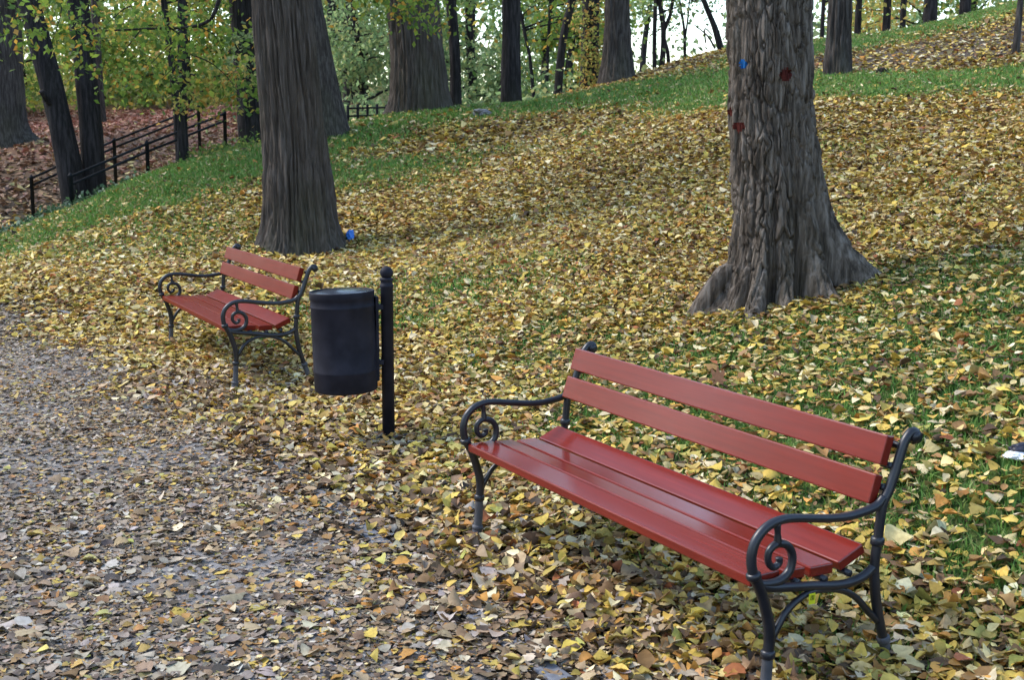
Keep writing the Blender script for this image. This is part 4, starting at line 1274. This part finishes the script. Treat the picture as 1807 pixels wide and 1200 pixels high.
for v, q, t, c in blades:
    V.append(v); Q.append(q + o_); T.append(t + o_); C.append(c); o_ += len(v)
link('grass', mesh_np('grass', np.vstack(V), [np.vstack(Q), np.vstack(T)], smooth=False, colors=np.vstack(C)), M['grass'], kind='stuff', label='short green grass showing between the fallen leaves')

# ------------------------------------------------------------------ fallen leaves
def litter_points(n, x0, x1, y0, y1):
    x, y = scatter(n, x0, x1, y0, y1)
    z = height(x, y)
    k = in_view(x, y, z)
    return x[k], y[k], z[k]

bands = [  # count, box, leaf rows, size range
    (85000, -4, 4, 1.8, 6.5, 6, (0.026, 0.105)),
    (170000, -6, 6, 6.5, 11.5, 4, (0.032, 0.100)),
    (200000, -9, 9, 11.5, 18, 3, (0.042, 0.115)),
    (170000, -8, 16, 18, 31, 3, (0.06, 0.14)),
    (30000, -22, 0, 20, 46, 3, (0.12, 0.22)),
]
masses, singles = [], []
for (n, x0, x1, y0, y1, rows, (s0, s1)) in bands:
    x, y, z = litter_points(n, x0, x1, y0, y1)
    sd_ = path_side(x, y) + (noise(x*1.5, y*1.5, seed=90) - 0.5)*0.7
    onpath = 1 - sstep(-0.55, 0.35, sd_)
    gmask = grass_mask(x, y)
    clump = fbm(x*1.6, y*1.6, octaves=3, seed=91)
    # bare strips on the path, thinner litter on the green bands
    dens = np.where(onpath > 0.5, 0.40 + 0.66*sstep(0.38, 0.6, clump), 0.6 + 0.8*clump)
    dens = dens*(1 - np.where(y < 11, 0.70, 0.84)*sstep(0.18, 0.65, gmask))
    mould = np.maximum.reduce([gauss(x, y, *at(1580, 95, 22.5)[:2], 3.4, 2.2), 0.9*gauss(x, y, *at(1240, 100, 27)[:2], 2.4, 1.2, 0.5)])
    dens = dens*(1 - 0.72*sstep(0.2, 0.7, mould))
    k = R.random(len(x)) < dens
    x, y, z, onpath, gmask = x[k], y[k], z[k], onpath[k], gmask[k]
    n = len(x)
    size = s0 + (s1 - s0)*R.beta(1.6, 2.8, n)
    path_small = R.random(n) < onpath
    size = np.where(path_small, size*R.uniform(0.32, 0.92, n), size)
    cs, cp = pick(PAL_SLOPE, n, 0.25, 1.0)*np.array([1.04, 0.98, 0.88]), pick(PAL_PATH, n, 0.17, 0.97)
    c = np.where(path_small[:, None] & (R.random(n)[:, None] < 0.93), cp, cs)
    near_k = np.exp(-((path_side(x, y) + 0.05)/0.75)**2)*0.75*(y < 9.5)
    c = np.where((R.random(n) < near_k)[:, None], pick(PAL_MID, n, 0.22), c)
    red = gauss(x, y, *at(240, 212, 40)[:2], 5, 6)
    farleaf = ((y > 24) & (x < -3))
    c = np.where(farleaf[:, None], pick([(3, (0.24, 0.14, 0.085)), (2, (0.32, 0.2, 0.1)), (2, (0.17, 0.10, 0.07)), (1, (0.36, 0.3, 0.12))], n), c)
    c = np.where((R.random(n) < red)[:, None], pick([(3, (0.28, 0.12, 0.085)), (2, (0.34, 0.18, 0.13))], n), c)
    lift = R.random(n)**2*np.where(path_small, 0.010, 0.034) + np.where(path_small, 0.006, 0.002) + 0.012*gmask
    pos = np.stack([x, y, z + lift], 1)
    lob = R.random(n) < (0.12 if rows >= 5 else 0)
    for flag in (False, True):
        m = lob == flag
        if not m.any():
            continue
        rr = rows + 3 if flag else rows
        P, q, C = leaf_geo(pos[m], size[m]*(1.25 if flag else 1), c[m], rr, 0.25, flag, np.where(path_small[m], 0.6, 1.0))
        if rows >= 4:                     # the largest in the picture become objects of their own
            a, b2, f = project(pos[m])
            ok = (a > 5) & (a < 1802) & (b2 > 300) & (b2 < 1195)
            app = np.where(ok, size[m]/f, 0)
            singles += [(app[t], P[t], q, C[t], bool(path_small[m][t])) for t in np.argsort(-app)[:330]]
            masses.append((P, q, C, app))
        else:
            masses.append((P, q, C, None))
x, y, z = litter_points(260000, -6.5, 2.5, 1.8, 12.5)
k = (path_side(x, y) < 0.3) & (R.random(len(x)) < 0.30 + 0.75*sstep(0.36, 0.6, fbm(x*1.6, y*1.6, octaves=3, seed=91))) & (R.random(len(x)) < np.clip(6.5/y, 0, 1)**1.2)
n = int(k.sum())
P, q, C = leaf_geo(np.stack([x[k], y[k], z[k] + 0.005 + 0.008*R.random(n)], 1), R.uniform(0.012, 0.038, n), pick(PAL_PATH, n, 0.25, 0.92), 3, 0.25, False, np.full(n, 0.8))
masses.append((P, q, C, None))
singles.sort(key=lambda t: -t[0])
cut = singles[300][0] if len(singles) > 300 else 0
parts = []
for P, q, C, app in masses:
    if app is not None:
        k = app <= cut
        P, C = P[k], C[k]
    parts.append(pack(P, q, C))
V, Q, C = merge(parts)
link('fallen_leaves', mesh_np('fallen_leaves', V, Q, colors=C), M['litter'], kind='stuff', label='carpet of yellow, beige and brown fallen leaves')
for app, P, q, C, onp in singles[:300]:
    org = P.mean(0)
    o = link('leaf', mesh_np('leaf', P - org, q, colors=C), M['litter'], path if onp else ground)
    o.location = org

# one big orange maple leaf that stands out behind the bench
def star_leaf(px, py, D, size, colr, seed, label):
    rg = np.random.default_rng(seed)
    ang = np.linspace(-2.5, 2.5, 21)
    rr = np.array([.25, .55, .42, .35, .80, .50, .45, .78, .98, .62, 1.0, .62, .98, .78, .45, .50, .80, .35, .42, .55, .25][:21])
    rr[10] = 1.05
    rim = np.stack([np.sin(ang)*rr, np.cos(ang)*rr, 0.16*rr**2 + rg.normal(0, .05, 21)], 1)
    V = np.vstack([[0, 0, 0], rim*0.5 + [0, 0, -.03], rim])*size
    n = 21
    Tt = [(0, 1 + k + 1, 1 + k) for k in range(n-1)]
    Qq = [(1 + k, 2 + k, 1 + n + k + 1, 1 + n + k) for k in range(n-1)]
    sv, sq, stt = tube(np.array([[0, 0, 0], [0, -.5, .05], [.08, -1.0, .12]])*size, 0.02*size, 5)
    off = len(V)
    V = np.vstack([V, sv])
    o = link('maple_leaf', mesh_np('maple_leaf', V, [np.vstack([Qq, sq + off]), np.vstack([Tt, stt + off])], colors=np.tile(colr, (len(V), 1))), M['litter'], label=label, cat='leaf')
    p = at(px, py, D)
    o.location = (p[0], p[1], gz(*p[:2]) + 0.055)
    return o
o = star_leaf(1268, 640, 7.3, 0.085, (0.38, 0.17, 0.085), 1, 'large orange brown maple leaf standing up behind the near bench backrest')
o.rotation_euler = (1.0, 0.1, 0.2)
o = star_leaf(1740, 808, 5.4, 0.10, (0.50, 0.38, 0.14), 2, 'large yellow maple leaf beside the crumpled wrapper')
o.rotation_euler = (0.35, 0.1, 2.4)
